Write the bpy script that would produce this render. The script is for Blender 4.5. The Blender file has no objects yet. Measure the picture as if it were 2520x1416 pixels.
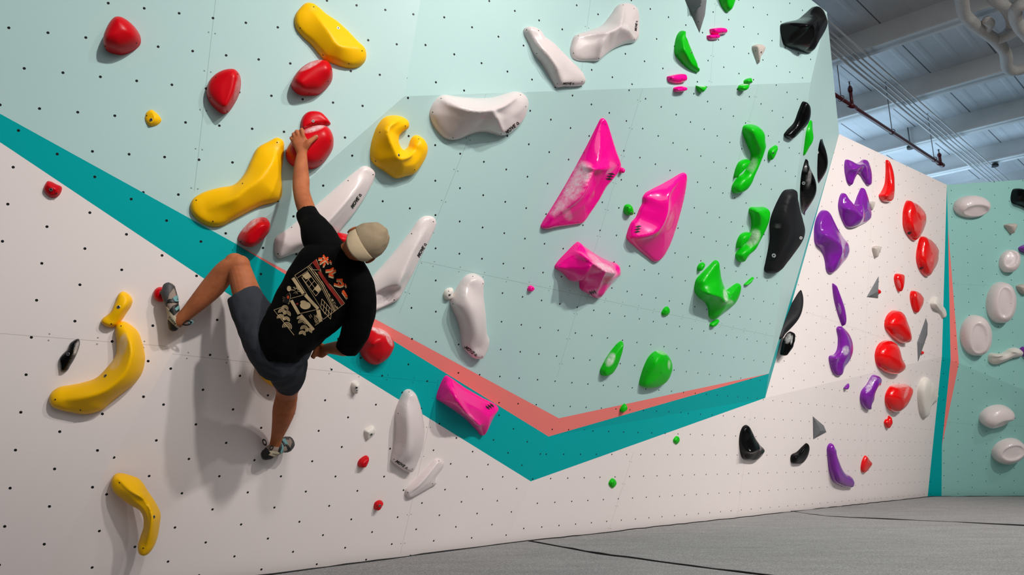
import bpy, bmesh, math, random
import numpy as np
from mathutils import Vector, Matrix
from mathutils.bvhtree import BVHTree
from mathutils.geometry import delaunay_2d_cdt

SC = bpy.context.scene
COL = SC.collection
# ---------------------------------------------------------------- camera
IW, IH, FPX, HOR, CAMH = 2520, 1416, 1700.0, 1105.0, 0.735
PITCH = math.atan((HOR - IH / 2) / FPX)
cd = bpy.data.cameras.new('camera')
cam = bpy.data.objects.new('camera', cd)
COL.objects.link(cam)
cd.sensor_width = 36
cd.lens = 36 * FPX / IW
cam.location = (0, 0, CAMH)
cam.rotation_euler = (math.pi / 2 + PITCH, 0, 0)
SC.camera = cam
# ---------------------------------------------------------------- world, exposure, lamps
w = bpy.data.worlds.new('world')
SC.world = w
w.use_nodes = True
w.node_tree.nodes['Background'].inputs[0].default_value = (0.72, 0.76, 0.80, 1)
w.node_tree.nodes['Background'].inputs[1].default_value = 0.16
SC.view_settings.view_transform = 'Standard'
SC.view_settings.look = 'None'
SC.view_settings.exposure = 0.04
SC.view_settings.gamma = 1.0
SC.view_settings.use_curve_mapping = False

def spot(loc, target, watts, size=0.16, col=(1, 0.95, 0.9), cone=150, blend=0.5):
    l = bpy.data.lights.new('ceiling_spot', 'SPOT')
    l.energy = watts
    l.shadow_soft_size = size
    l.color = col
    l.spot_size = math.radians(cone)
    l.spot_blend = blend
    o = bpy.data.objects.new('ceiling_spot', l)
    COL.objects.link(o)
    o.location = loc
    o.rotation_euler = (Vector(target) - Vector(loc)).to_track_quat('-Z', 'Y').to_euler()
    return o

def area(name, loc, target, watts, sx, sy, col):
    l = bpy.data.lights.new(name, 'AREA')
    l.shape = 'RECTANGLE'
    l.size, l.size_y, l.energy, l.color = sx, sy, watts, col
    o = bpy.data.objects.new(name, l)
    COL.objects.link(o)
    o.location = loc
    o.rotation_euler = (Vector(target) - Vector(loc)).to_track_quat('-Z', 'Y').to_euler()
    return o

# row of gym spots hung in the aisle, running along the climbing wall
for loc, tgt, wt, cone in (((3.4, -2.4, 6.4), (-2.3, 3.4, 3.8), 2150, 46),
                           ((5.0, -1.4, 6.4), (0.7, 5.2, 1.4), 1050, 54),
                           ((6.6, 0.0, 6.4), (2.7, 6.9, 1.4), 1850, 68),
                           ((8.2, 1.8, 6.4), (5.9, 9.3, 1.4), 1300, 74),
                           ((9.4, 4.4, 6.4), (7.4, 10.4, 2.2), 280, 90)):
    spot(loc, tgt, wt, cone=cone, blend=0.8)
# daylight from the clerestory windows of the hall beyond the walls, and an added unseen area lamp as soft frontal fill
area('clerestory_daylight', (7.0, 13.5, 5.0), (7.5, 12.0, 9.0), 165, 9, 2, (0.54, 0.78, 1.0))
area('hall_fill', (6.0, -5.0, 5.2), (3.0, 6.5, 1.2), 215, 9, 4, (1.0, 0.98, 0.97))

# ---------------------------------------------------------------- projective helpers
CO = Vector((0, 0, CAMH))
_s, _c = math.sin(PITCH), math.cos(PITCH)
KS = 640 / 1888
CR = {'K1': (0, 0), 'K2': (440, 0), 'K3': (1000, 0), 'K4': (1560, 0), 'K5': (1880, 0), 'K6': (0, 440), 'L1': (380, 480),
      'L2': (880, 400), 'L3': (1300, 260), 'L4': (1440, 620), 'L5': (1880, 340), 'L6': (1880, 780), 'M1': (0, 900),
      'M2': (600, 880), 'M3': (1100, 900), 'M4': (1700, 936)}

def px(crop, x, y):
    if crop is None:
        return (x, y)
    o = CR[crop]
    return (o[0] + x * KS, o[1] + y * KS)

def ray(x, y):
    u, v = (x - IW / 2) / FPX, (y - IH / 2) / FPX
    return Vector((u, _c + v * _s, _s - v * _c))

def at(x, y, Z):
    return CO + ray(x, y) * Z

def proj(P):
    d = Vector(P) - CO
    Z = d.y * _c + d.z * _s
    return IW / 2 + FPX * d.x / Z, IH / 2 + FPX * (d.y * _s - d.z * _c) / Z, Z

class Plane:
    def __init__(self, a, b, c):
        n = (b - a).cross(c - a).normalized()
        if n.dot(CO - a) < 0:
            n = -n
        self.n, self.o = n, a.copy()
        self.e1 = Vector((0, 0, 1)).cross(n).normalized()
        self.e2 = n.cross(self.e1).normalized()

    def hit(self, x, y):
        r = ray(x, y)
        return CO + r * ((self.o - CO).dot(self.n) / r.dot(self.n))

    def uv(self, P):
        d = P - self.o
        return (d.dot(self.e1), d.dot(self.e2))

    def pt(self, u, v, h=0.0):
        return self.o + self.e1 * u + self.e2 * v + self.n * h

    def xz(self, X, z):            # the point of the plane at world x, z
        n = self.n
        return Vector((X, self.o.y - (n.x * (X - self.o.x) + n.z * (z - self.o.z)) / n.y, z))

def floor_hit(x, y, z=0.0):
    r = ray(x, y)
    return CO + r * ((z - CAMH) / r.z)

# ---------------------------------------------------------------- the facets of the climbing wall
b2, bF = floor_hit(1246, 1337), floor_hit(2283, 1222)
dD = (bF - b2).normalized()
nD = Vector((dD.y, -dD.x, 0))
PD3 = Plane(b2, bF, b2 + Vector((0, 0, 1)) + nD * math.tan(math.radians(19)))
Q, R = PD3.hit(1350, 1075), PD3.hit(1883, 980)

def tilted(a, b, over):            # plane through a, b with a given overhang in degrees
    best = None
    for i in range(900):
        p = Plane(a, b, a + Vector((0, 0, 2)) + nD * (-0.5 + 4.5 * i / 900))
        o = abs(math.degrees(math.asin(-p.n.z)) - over)
        if best is None or o < best[0]:
            best = (o, p)
    return best[1]

PC = tilted(Q, R, 27)
P, S, T, RR = PC.hit(580, 600), PC.hit(995, 237), PC.hit(1995, 203), PC.hit(1892, 920)
PD2 = Plane(P, Q, b2)
c1 = PD3.hit(2318, 878)
PD4 = tilted(R, c1, 12)
U, c2 = PD4.hit(2065, 330), PD4.hit(2330, 455)
Wc = Plane(T, U, R).hit(2035, 30) + ray(2035, 30) * 0.12
PB = Plane(S, T, Wc)
N = PB.hit(1035, 0)
PA = Plane(P, S, N)
PE = Plane(T, Wc, R)
PF2 = Plane(bF, c1, floor_hit(2520, 1222))
f12 = PF2.hit(2520, 960)
PF1 = Plane(c1, c2, f12)

def on_line(pl, z, a, b):          # point at height z on a straight pixel line, in a plane
    lo, hi = 0.0, 4.0
    for _ in range(60):
        m = (lo + hi) / 2
        h = pl.hit(a[0] + (b[0] - a[0]) * m, a[1] + (b[1] - a[1]) * m).z
        if h > z:
            lo = m
        else:
            hi = m
    return pl.hit(a[0] + (b[0] - a[0]) * lo, a[1] + (b[1] - a[1]) * lo)

V1 = on_line(PD2, 0.0, (410, 860), (110, 1416))
PD1 = Plane(P, V1, PA.hit(0, 280))
FAC = {'A': PA, 'B': PB, 'C': PC, 'D1': PD1, 'D2': PD2, 'D3': PD3, 'D4': PD4, 'E': PE, 'F1': PF1, 'F2': PF2}

# ---------------------------------------------------------------- tagging
def tag(o, label=None, cat=None, group=None, kind=None):
    if label: o['label'] = label
    if cat: o['category'] = cat
    if group: o['group'] = group
    if kind: o['kind'] = kind
    return o

def link(name, me, parent=None, mat=None):
    o = bpy.data.objects.new(name, me)
    COL.objects.link(o)
    if mat is not None:
        me.materials.append(mat)
    if parent is not None:
        o.parent = parent
        o.matrix_parent_inverse = parent.matrix_world.inverted()
    return o

def lin(r, g, b):
    f = lambda c: (c / 255 / 12.92) if c / 255 <= 0.04045 else ((c / 255 + 0.055) / 1.055) ** 2.4
    return (f(r), f(g), f(b), 1)

# ---------------------------------------------------------------- materials
class NT:
    def __init__(self, name):
        self.m = bpy.data.materials.new(name)
        self.m.use_nodes = True
        self.t = self.m.node_tree
        self.b = self.t.nodes['Principled BSDF']

    def n(self, typ, **kw):
        x = self.t.nodes.new(typ)
        for k, v in kw.items():
            setattr(x, k, v)
        return x

    def put(self, sock, v):
        if isinstance(v, (int, float)):
            sock.default_value = v
        elif isinstance(v, tuple):
            sock.default_value = v
        else:
            self.t.links.new(v, sock)

    def math(self, op, a, b=None, c=None):
        x = self.n('ShaderNodeMath', operation=op)
        for i, v in enumerate((a, b, c)):
            if v is not None:
                self.put(x.inputs[i], v)
        return x.outputs[0]

    def mix(self, f, a, b):
        x = self.n('ShaderNodeMix', data_type='RGBA')
        self.put(x.inputs[0], f)
        self.put(x.inputs[6], a)
        self.put(x.inputs[7], b)
        return x.outputs[2]

    def noise(self, scale, detail=3, rough=0.5, vec=None):
        x = self.n('ShaderNodeTexNoise')
        x.inputs['Scale'].default_value = scale
        x.inputs['Detail'].default_value = detail
        x.inputs['Roughness'].default_value = rough
        if vec is not None:
            self.t.links.new(vec, x.inputs['Vector'])
        return x.outputs['Fac']

    def ramp(self, fac, lo, hi):
        x = self.n('ShaderNodeMapRange')
        self.put(x.inputs[0], fac)
        x.inputs[1].default_value, x.inputs[2].default_value = lo, hi
        return x.outputs[0]

    def set(self, **kw):
        for k, v in kw.items():
            self.put(self.b.inputs[k.replace('_', ' ')], v)
        return self.m

def simple(name, col, rough=0.5, metal=0.0, spec=0.5, coat=0.0):
    t = NT(name)
    obj = t.n('ShaderNodeTexCoord').outputs['Object']
    f = t.ramp(t.noise(30, 4, 0.6, obj), 0.3, 0.7)
    c = t.mix(f, tuple(v * 0.94 for v in col[:3]) + (1,), col)
    t.set(Base_Color=c, Roughness=rough, Metallic=metal)
    t.b.inputs['Specular IOR Level'].default_value = spec
    t.b.inputs['Coat Weight'].default_value = coat
    t.b.inputs['Coat Roughness'].default_value = 0.06
    return t.m

# lattice of t-nut holes: three neighbouring holes of each facet; plus panel seams
LAT = {'A': ('K1', (64, 202), (348, 238), (176, 497)), 'D1': ('K6', (57, 185), (18, 455), (341, 349)),
       'D2': ('M2', (175, 276), (126, 512), (365, 409)), 'D3': ('M4', (55, 970), (137, 963), (124, 826)),
       'D4': ('L6', (301, 216), (440, 236), (225, 268)), 'F1': ('L5', (1471, 617), (1680, 607), (1577, 660)),
       'F2': ('L6', (1409, 460), (1409, 555), (1514, 506)), 'C': ('L2', (743, 187), (912, 238), (741, 429)),
       'B': ('K3', (275, 126), (477, 198), (139, 327)), 'E': None}
SEAM = {'A': [((537, -60), (478, 470))], 'B': [((1458, -40), (1426, 215)), ((1764, -20), (1748, 205))],
        'C': [((1198, 227), (982, 773)), ((1583, 213), (1370, 930)), ((1034, 643), (1911, 830)), ((1867, 208), (1795, 480))],
        'D1': [((-200, 806), (414, 853))], 'D2': [((410, 870), (1078, 943)), ((1078, 944), (986, 1362))],
        'D3': [((1560, 1110), (1500, 1302)), ((1848, 1010), (1815, 1270)), ((2140, 1000), (2120, 1240))],
        'D4': [((2153, 372), (2126, 915)), ((1990, 770), (2312, 880))], 'E': [], 'F1': [((2340, 700), (2520, 705))], 'F2': [((2320, 1040), (2520, 1050))]}

def wall_mat(name, col, fac, wear=0.5, rough=0.42):
    pl = FAC[fac]
    t = NT(name)
    uv = t.n('ShaderNodeUVMap', uv_map='panel').outputs[0]
    sp = t.n('ShaderNodeSeparateXYZ')
    t.put(sp.inputs[0], uv)
    u, v = sp.outputs[0], sp.outputs[1]
    dark = None

    def add(mask):
        nonlocal dark
        dark = mask if dark is None else t.math('MAXIMUM', dark, mask)
    if LAT[fac]:
        cr, o, a, b = LAT[fac]
        o, a, b = [pl.uv(pl.hit(*px(cr, *q))) for q in (o, a, b)]
        e, g = (a[0] - o[0], a[1] - o[1]), (b[0] - o[0], b[1] - o[1])
        det = e[0] * g[1] - e[1] * g[0]
        du, dv = t.math('SUBTRACT', u, o[0]), t.math('SUBTRACT', v, o[1])
        s = t.math('ADD', t.math('MULTIPLY', du, g[1] / det), t.math('MULTIPLY', dv, -g[0] / det))
        r = t.math('ADD', t.math('MULTIPLY', du, -e[1] / det), t.math('MULTIPLY', dv, e[0] / det))
        s = t.math('SUBTRACT', t.math('FRACT', t.math('ADD', s, 0.5)), 0.5)
        r = t.math('SUBTRACT', t.math('FRACT', t.math('ADD', r, 0.5)), 0.5)
        x = t.math('ADD', t.math('MULTIPLY', s, e[0]), t.math('MULTIPLY', r, g[0]))
        y = t.math('ADD', t.math('MULTIPLY', s, e[1]), t.math('MULTIPLY', r, g[1]))
        d = t.math('SQRT', t.math('ADD', t.math('MULTIPLY', x, x), t.math('MULTIPLY', y, y)))
        add(t.math('LESS_THAN', d, 0.0068))
    seam = None
    for p0, p1 in SEAM[fac]:
        a, b = pl.uv(pl.hit(*p0)), pl.uv(pl.hit(*p1))
        L = math.hypot(b[0] - a[0], b[1] - a[1])
        tx, ty = (b[0] - a[0]) / L, (b[1] - a[1]) / L
        du, dv = t.math('SUBTRACT', u, a[0]), t.math('SUBTRACT', v, a[1])
        al = t.math('ADD', t.math('MULTIPLY', du, tx), t.math('MULTIPLY', dv, ty))
        ac = t.math('ABSOLUTE', t.math('ADD', t.math('MULTIPLY', du, -ty), t.math('MULTIPLY', dv, tx)))
        ins = t.math('LESS_THAN', t.math('ABSOLUTE', t.math('SUBTRACT', al, L / 2)), L / 2)
        m = t.math('MULTIPLY', ins, t.math('LESS_THAN', ac, 0.0013))
        seam = m if seam is None else t.math('MAXIMUM', seam, m)
        ph = t.math('MULTIPLY', t.math('SUBTRACT', t.math('FRACT', t.math('DIVIDE', al, 0.21)), 0.5), 0.21)
        k = t.math('SUBTRACT', ac, 0.016)
        dd = t.math('SQRT', t.math('ADD', t.math('MULTIPLY', ph, ph), t.math('MULTIPLY', k, k)))
        add(t.math('MULTIPLY', t.math('MULTIPLY', ins, t.math('LESS_THAN', dd, 0.0042)), 0.62))
    # scuffs and chalk haze of a used wall
    n1 = t.ramp(t.noise(2.2, 5, 0.65, uv), 0.35, 0.75)
    n2 = t.ramp(t.noise(9.0, 6, 0.7, uv), 0.62, 0.78)
    base = t.mix(t.math('MULTIPLY', n1, 0.10 * wear), col, tuple(c * 0.72 for c in col[:3]) + (1,))
    base = t.mix(t.math('MULTIPLY', n2, 0.14 * wear), base, tuple(c * 0.62 for c in col[:3]) + (1,))
    if seam is not None:
        base = t.mix(t.math('MULTIPLY', seam, 0.5), base, tuple(c * 0.3 for c in col[:3]) + (1,))
    if dark is not None:
        base = t.mix(dark, base, (0.012, 0.012, 0.014, 1))
    t.set(Base_Color=base, Roughness=rough)
    t.b.inputs['Specular IOR Level'].default_value = 0.12 if name.startswith(('teal', 'pink')) else 0.25
    bp = t.n('ShaderNodeBump')
    bp.inputs['Strength'].default_value = 0.05
    bp.inputs['Distance'].default_value = 0.002
    t.put(bp.inputs['Height'], t.noise(160, 2, 0.5, uv))
    t.put(t.b.inputs['Normal'], bp.outputs[0])
    return t.m

MINT, WHITE, TEAL, PINK = lin(181, 212, 210), lin(238, 228, 226), lin(0, 166, 168), lin(246, 130, 124)
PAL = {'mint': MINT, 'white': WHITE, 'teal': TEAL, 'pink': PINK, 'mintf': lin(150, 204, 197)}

def wall(name, fac, polys, thick=0.05):
    pl = FAC[fac]
    bm = bmesh.new()
    uvl = bm.loops.layers.uv.new('panel')
    keys = []
    faces = []
    for key, pts in polys:
        if key not in keys:
            keys.append(key)
        f = bm.faces.new([bm.verts.new(p) for p in pts])
        f.material_index = keys.index(key)
        f.normal_update()
        if f.normal.dot(pl.n) < 0:
            f.normal_flip()
        faces.append(f)
    bmesh.ops.remove_doubles(bm, verts=bm.verts, dist=0.0005)
    back = []
    for f in list(bm.faces):
        g = bm.faces.new([bm.verts.new(v.co - pl.n * thick) for v in reversed(f.verts)])
        g.material_index = f.material_index
        n = len(f.verts)
        vs, gs = list(f.verts), list(reversed(g.verts))
        for i in range(n):
            e = bm.edges.get((vs[i], vs[(i + 1) % n]))
            if e and len(e.link_faces) == 1:
                q = bm.faces.new((vs[(i + 1) % n], vs[i], gs[i], gs[(i + 1) % n]))
                q.material_index = f.material_index
    for f in bm.faces:
        for l in f.loops:
            l[uvl].uv = pl.uv(l.vert.co)
    me = bpy.data.meshes.new(name)
    bm.to_mesh(me)
    bm.free()
    for k in keys:
        me.materials.append(wall_mat('%s_panel_%s' % (k, fac), PAL[k], fac, rough=0.25 if fac == 'B' else 0.42))
    o = link(name, me)
    return tag(o, kind='structure')

XL = -4.2
aL, aLT = PA.hit(-520, -7), None
ztop = 4.9
kN = (ztop - S.z) / (N - S).z
NT_ = S + (N - S) * kN
aLT = PA.xz(XL, ztop)
tl0 = PA.hit(0, 280)
tlL = P + (tl0 - P) * ((XL - P.x) / (tl0.x - P.x))
wall('wall_left_upper', 'A', [('mint', [P, S, NT_, aLT, tlL])])
fl = PD1.hit(530, 703)
dl0 = PD1.hit(0, 350)
dlm = PD1.hit(-60, 310)
dlL = dlm + (tlL - P) * ((XL - dlm.x) / (tlL.x - P.x))
d1b = PD1.xz(XL, -0.30)
v1b = P + (V1 - P) * ((P.z + 0.30) / (P.z - V1.z))
fl = P + (V1 - P) * ((fl - P).length / (V1 - P).length)
wall('wall_left_lower', 'D1', [('teal', [P, tlL, dlL, dlm, fl]), ('white', [fl, dlm, dlL, d1b, v1b])])
tq = PD3.hit(1305, 1185)
b2b = Q + (b2 - Q) * ((Q.z + 0.30) / Q.z)
tq = Q + (b2 - Q) * ((tq - Q).length / (b2 - Q).length)
wall('wall_middle_lower', 'D2', [('teal', [P, Q, tq, fl]), ('white', [fl, tq, b2b, v1b])])
bFb = c1 + (bF - c1) * ((c1.z + 0.30) / c1.z)
wall('wall_right_lower', 'D3', [('teal', [Q, R, tq]), ('white', [tq, R, c1, bFb, b2b])])
pk = PC.hit(1375, 1030)
wall('wall_middle_upper', 'C', [('mint', [P, S, T, RR, pk]), ('pink', [P, pk, RR, Q]), ('teal', [Q, RR, R])])
wall('wall_top', 'B', [('mint', [S, T, Wc, S + (Wc - T) * 0 + (NT_ - S)])] if False else [('mint', [S, T, Wc, PB.xz(NT_.x + 1.2, ztop), NT_])])
wall('wall_edge', 'E', [('mint', [T, Wc, U, RR]), ('teal', [RR, U, R])])
wall('wall_right_upper', 'D4', [('white', [R, U, c2, c1])])
fr2, fr1 = PF2.hit(2900, 1101), None
f_b = PF2.xz(fr2.x, -0.30)
f_d = c1 + (f12 - c1) * ((fr2.x - c1.x) / (f12.x - c1.x))
c2r = PF1.xz(fr2.x, c2.z + 0.35)
bt, bu, bv, bw = PF2.hit(2317, 1222), PF2.hit(2318, 1098), PF2.hit(2360, 872), PF1.hit(2333, 560)
btb = PF2.xz(bt.x + 0.0, -0.30)
tm = PF1.hit(2341, 868)
tm2 = c1 + (f12 - c1) * 0.105
pk2 = c1 + (f12 - c1) * 0.205
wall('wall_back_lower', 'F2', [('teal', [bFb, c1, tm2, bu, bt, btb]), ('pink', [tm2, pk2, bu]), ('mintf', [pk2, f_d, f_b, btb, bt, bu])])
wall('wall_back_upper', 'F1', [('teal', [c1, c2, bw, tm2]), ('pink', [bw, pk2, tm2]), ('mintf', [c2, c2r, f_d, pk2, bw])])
# ---------------------------------------------------------------- crash mats, floor
def carpet():
    t = NT('grey_carpet')
    ob = t.n('ShaderNodeTexCoord').outputs['Object']
    mp = t.n('ShaderNodeMapping')
    t.put(mp.inputs[0], ob)
    mp.inputs['Rotation'].default_value = (0, 0, math.radians(-40))
    mp.inputs['Scale'].default_value = (1, 4, 1)
    f1 = t.ramp(t.noise(120, 6, 0.8, ob), 0.36, 0.64)
    f2 = t.ramp(t.noise(1.6, 5, 0.65, mp.outputs[0]), 0.38, 0.68)
    c = t.mix(f1, lin(112, 112, 112), lin(188, 188, 188))
    c = t.mix(t.math('MULTIPLY', f2, 0.22), c, lin(96, 96, 97))
    bp = t.n('ShaderNodeBump')
    bp.inputs['Strength'].default_value = 0.35
    bp.inputs['Distance'].default_value = 0.004
    t.put(bp.inputs['Height'], f1)
    t.put(t.b.inputs['Normal'], bp.outputs[0])
    t.set(Base_Color=c, Roughness=0.95)
    t.b.inputs['Specular IOR Level'].default_value = 0.1
    return t.m

M_CARPET = carpet()
M_PIPING = simple('dark_mat_seam', lin(38, 38, 40), 0.9)

def ridge_off(i, n):
    random.seed(i * 7 + n)
    return (random.random() - 0.5) * 0.012

def mat_pad(label, pts):
    """a thick pad whose carpet top is gently wavy, with a dark welt round the top edge"""
    bm = bmesh.new()
    top = []
    n = len(pts)
    out = []
    for i in range(n):
        a, b = Vector(pts[i]), Vector(pts[(i + 1) % n])
        k = max(1, int((b - a).length / 0.28))
        for j in range(k):
            out.append(a + (b - a) * (j / k))
    cen = sum(out, Vector((0, 0, 0))) / len(out)
    up, lo, inn = [], [], []
    for i, p in enumerate(out):
        z = ridge_off(i, n)
        q = p + (cen - p).normalized() * 0.010
        r = p + (cen - p).normalized() * 0.05
        inn.append(bm.verts.new((r.x, r.y, z * 0.4 + 0.004)))
        up.append(bm.verts.new((q.x, q.y, z - 0.006)))
        lo.append(bm.verts.new((p.x, p.y, -0.298)))
    m = len(out)
    mids = [bm.verts.new((p.x, p.y, ridge_off(i, n) - 0.022)) for i, p in enumerate(out)]
    f = bm.faces.new(inn)
    for i in range(m):
        j = (i + 1) % m
        bm.faces.new((up[i], up[j], inn[j], inn[i]))
        bm.faces.new((mids[i], mids[j], up[j], up[i])).material_index = 1
        bm.faces.new((lo[i], lo[j], mids[j], mids[i]))
    bm.faces.new(list(reversed(lo)))
    bmesh.ops.recalc_face_normals(bm, faces=bm.faces)
    me = bpy.data.meshes.new('crash_mat')
    bm.to_mesh(me)
    bm.free()
    for p in me.polygons:
        p.use_smooth = len(p.vertices) == 4
    o = link('crash_mat', me, None, M_CARPET)
    me.materials.append(M_PIPING)
    return tag(o, label, 'crash mat', 'grey carpeted crash mats on the floor')

def piping(mat_obj, pts, r=0.0055):
    bm = bmesh.new()
    q = []
    for a, b in zip(pts[:-1], pts[1:]):
        k = max(1, int((b - a).length / 0.12))
        q += [a + (b - a) * (j / k) for j in range(k)]
    q.append(pts[-1])
    random.seed(len(q))
    q = [p + Vector((random.uniform(-1, 1) * .003, random.uniform(-1, 1) * .003, .002 + random.uniform(-1, 1) * .003)) for p in q]
    rings = []
    for i, p in enumerate(q):
        t = (q[min(i + 1, len(q) - 1)] - q[max(i - 1, 0)]).normalized()
        x = t.cross(Vector((0, 0, 1))).normalized()
        z = x.cross(t)
        rings.append([bm.verts.new(p + x * (r * math.cos(a_ * math.pi / 3)) + z * (r * math.sin(a_ * math.pi / 3))) for a_ in range(6)])
    for a, b in zip(rings[:-1], rings[1:]):
        for i in range(6):
            bm.faces.new((a[i], a[(i + 1) % 6], b[(i + 1) % 6], b[i])).smooth = True
    me = bpy.data.meshes.new('piping')
    bm.to_mesh(me)
    bm.free()
    o = link('piping', me, mat_obj, M_PIPING)
    o['label'] = 'dark edge piping'

def g3(x, y, z=0):
    p = floor_hit(x, y, z)
    return Vector((p.x, p.y, 0))

def foot(pl, x, y):
    p = pl.hit(x, y)
    n = Vector((pl.n.x, pl.n.y, 0)).normalized()
    return Vector((p.x, p.y, 0)) + n * 0.03

wl = Vector((PD1.xz(XL, 0).x, PD1.xz(XL, 0).y, 0)) + Vector((0, -0.03, 0))
v1f = Vector((V1.x, V1.y, 0)) + Vector((0.02, -0.035, 0))
b2f = Vector((b2.x, b2.y, 0)) + nD * 0.035
bFf = Vector((bF.x, bF.y, 0)) + nD * 0.04 + Vector((0, -0.04, 0))
frf = Vector((fr2.x, bF.y - 0.04, 0))
s1 = [g3(1290, 1331), g3(1473, 1363), g3(1700, 1394), g3(1876, 1416)]
s2 = [g3(1949, 1260.5), g3(2032, 1272), g3(2340, 1286), g3(2700, 1304)]
s1[0] = b2f + dD * (s1[0] - b2f).dot(dD)
s2[0] = b2f + dD * (s2[0] - b2f).dot(dD)
s1e = s1[3] + (s1[3] - s1[2]) * 1.5
s2e = s2[3] + (s2[3] - s2[2]) * 0.6
gap = Vector((0.006, -0.008, 0))
mA = mat_pad('grey carpeted crash mat nearest the camera below the climber', [wl, v1f, b2f, s1[0]] + [p + gap for p in s1[1:]] + [s1e + gap, Vector((s1e.x, -1.5, 0)), Vector((XL, -1.5, 0))])
mB = mat_pad('long grey carpeted crash mat between the two dark floor seams', [s1[0], s2[0]] + [p + gap for p in s2[1:]] + [s2e + gap, Vector((s2e.x, -1.5, 0)), Vector((s1e.x + 0.02, -1.5, 0)), s1e - gap] + [p - gap for p in reversed(s1[1:])])
mC = mat_pad('grey carpeted crash mat running into the corner below the back wall', [s2[0], bFf, frf, Vector((frf.x, s2e.y, 0)), s2e - gap] + [p - gap for p in reversed(s2[1:])])

piping(mA, [wl, v1f, b2f, s1[0]])
piping(mB, [s1[0]] + s1[1:] + [s1e])
piping(mB, [s1[0], s2[0]], 0.005)
piping(mC, [s2[0]] + s2[1:] + [s2e], 0.008)
piping(mC, [s2[0], bFf, frf], 0.006)

def box(bm, x0, x1, y0, y1, z0, z1):
    v = [bm.verts.new((x, y, z)) for x in (x0, x1) for y in (y0, y1) for z in (z0, z1)]
    for q in ((0, 1, 3, 2), (4, 6, 7, 5), (0, 4, 5, 1), (2, 3, 7, 6), (0, 2, 6, 4), (1, 5, 7, 3)):
        bm.faces.new([v[i] for i in q])

bm = bmesh.new()
box(bm, -9, 22, -9, 26, -0.4, -0.30)
me = bpy.data.meshes.new('floor')
bm.to_mesh(me)
bm.free()
tag(link('floor', me, None, simple('concrete', lin(120, 120, 118), 0.8)), kind='structure')

# ---------------------------------------------------------------- holds
def hold_mat(name, col, rough, coat=0.0, chalkcol=(0.85, 0.83, 0.83, 1)):
    t = NT(name)
    ob = t.n('ShaderNodeTexCoord').outputs['Object']
    at_ = t.n('ShaderNodeAttribute', attribute_name='chalk').outputs['Fac']
    nz = t.ramp(t.noise(34, 6, 0.7, ob), 0.25, 0.7)
    f = t.math('MULTIPLY', at_, nz)
    g = t.math('MULTIPLY', t.ramp(t.noise(7, 4, 0.6, ob), 0.5, 0.8), 0.10)
    c = t.mix(g, col, tuple(v * 0.8 for v in col[:3]) + (1,))
    c = t.mix(f, c, chalkcol)
    t.set(Base_Color=c, Roughness=t.math('ADD', rough, t.math('MULTIPLY', f, 0.5)))
    t.b.inputs['Specular IOR Level'].default_value = 0.14 if 'black' in name else 0.22
    t.b.inputs['Coat Weight'].default_value = coat
    t.b.inputs['Coat Roughness'].default_value = 0.04
    bp = t.n('ShaderNodeBump')
    bp.inputs['Strength'].default_value = 0.06
    bp.inputs['Distance'].default_value = 0.001
    t.put(bp.inputs['Height'], t.noise(300, 2, 0.5, ob))
    t.put(t.b.inputs['Normal'], bp.outputs[0])
    return t.m

HM = {'yellow': hold_mat('yellow_resin', lin(255, 194, 4), 0.42),
      'red': hold_mat('red_resin', lin(205, 4, 22), 0.36),
      'rgloss': hold_mat('glossy_red_fibreglass', lin(232, 6, 8), 0.22, 0.8),
      'white': hold_mat('glossy_white_fibreglass', lin(226, 214, 213), 0.25, 0.6),
      'cream': hold_mat('matte_white_resin', lin(226, 220, 212), 0.5),
      'pink': hold_mat('glossy_pink_fibreglass', lin(255, 0, 150), 0.22, 0.6),
      'green': hold_mat('green_resin', lin(6, 188, 12), 0.36, 0.15),
      'black': hold_mat('glossy_black_fibreglass', lin(6, 6, 7), 0.24, 0.12),
      'mblack': hold_mat('matte_black_resin', lin(30, 30, 33), 0.5),
      'purple': hold_mat('glossy_purple_fibreglass', lin(126, 30, 158), 0.2, 0.7),
      'grey': hold_mat('grey_painted_plywood', lin(112, 113, 116), 0.6),
      'beige': hold_mat('pale_grey_resin', lin(190, 180, 172), 0.55)}
M_STEEL = simple('bolt_steel', lin(150, 150, 150), 0.35, 0.9)
M_HOLE = simple('dark_recess', lin(14, 13, 14), 0.7)
M_INK = simple('black_ink', lin(10, 10, 11), 0.6)
M_WINK = simple('white_ink', lin(214, 214, 216), 0.6)
CNAME = {'yellow': 'yellow', 'red': 'red', 'rgloss': 'red', 'white': 'white', 'cream': 'white', 'pink': 'pink', 'green': 'green',
         'black': 'black', 'mblack': 'black', 'purple': 'purple', 'grey': 'grey', 'beige': 'pale grey'}

def spline3(pts, n=6):
    """points (with trailing scalars) through a Catmull-Rom curve"""
    p = [np.asarray(q, float) for q in pts]
    p = [2 * p[0] - p[1]] + p + [2 * p[-1] - p[-2]]
    out = []
    for i in range(1, len(p) - 2):
        for k in range(n):
            t = k / n
            out.append(0.5 * (2 * p[i] + (p[i + 1] - p[i - 1]) * t + (2 * p[i - 1] - 5 * p[i] + 4 * p[i + 1] - p[i + 2]) * t * t + (3 * p[i] - p[i - 1] - 3 * p[i + 1] + p[i + 2]) * t ** 3))
    out.append(p[-2])
    return out

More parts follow.
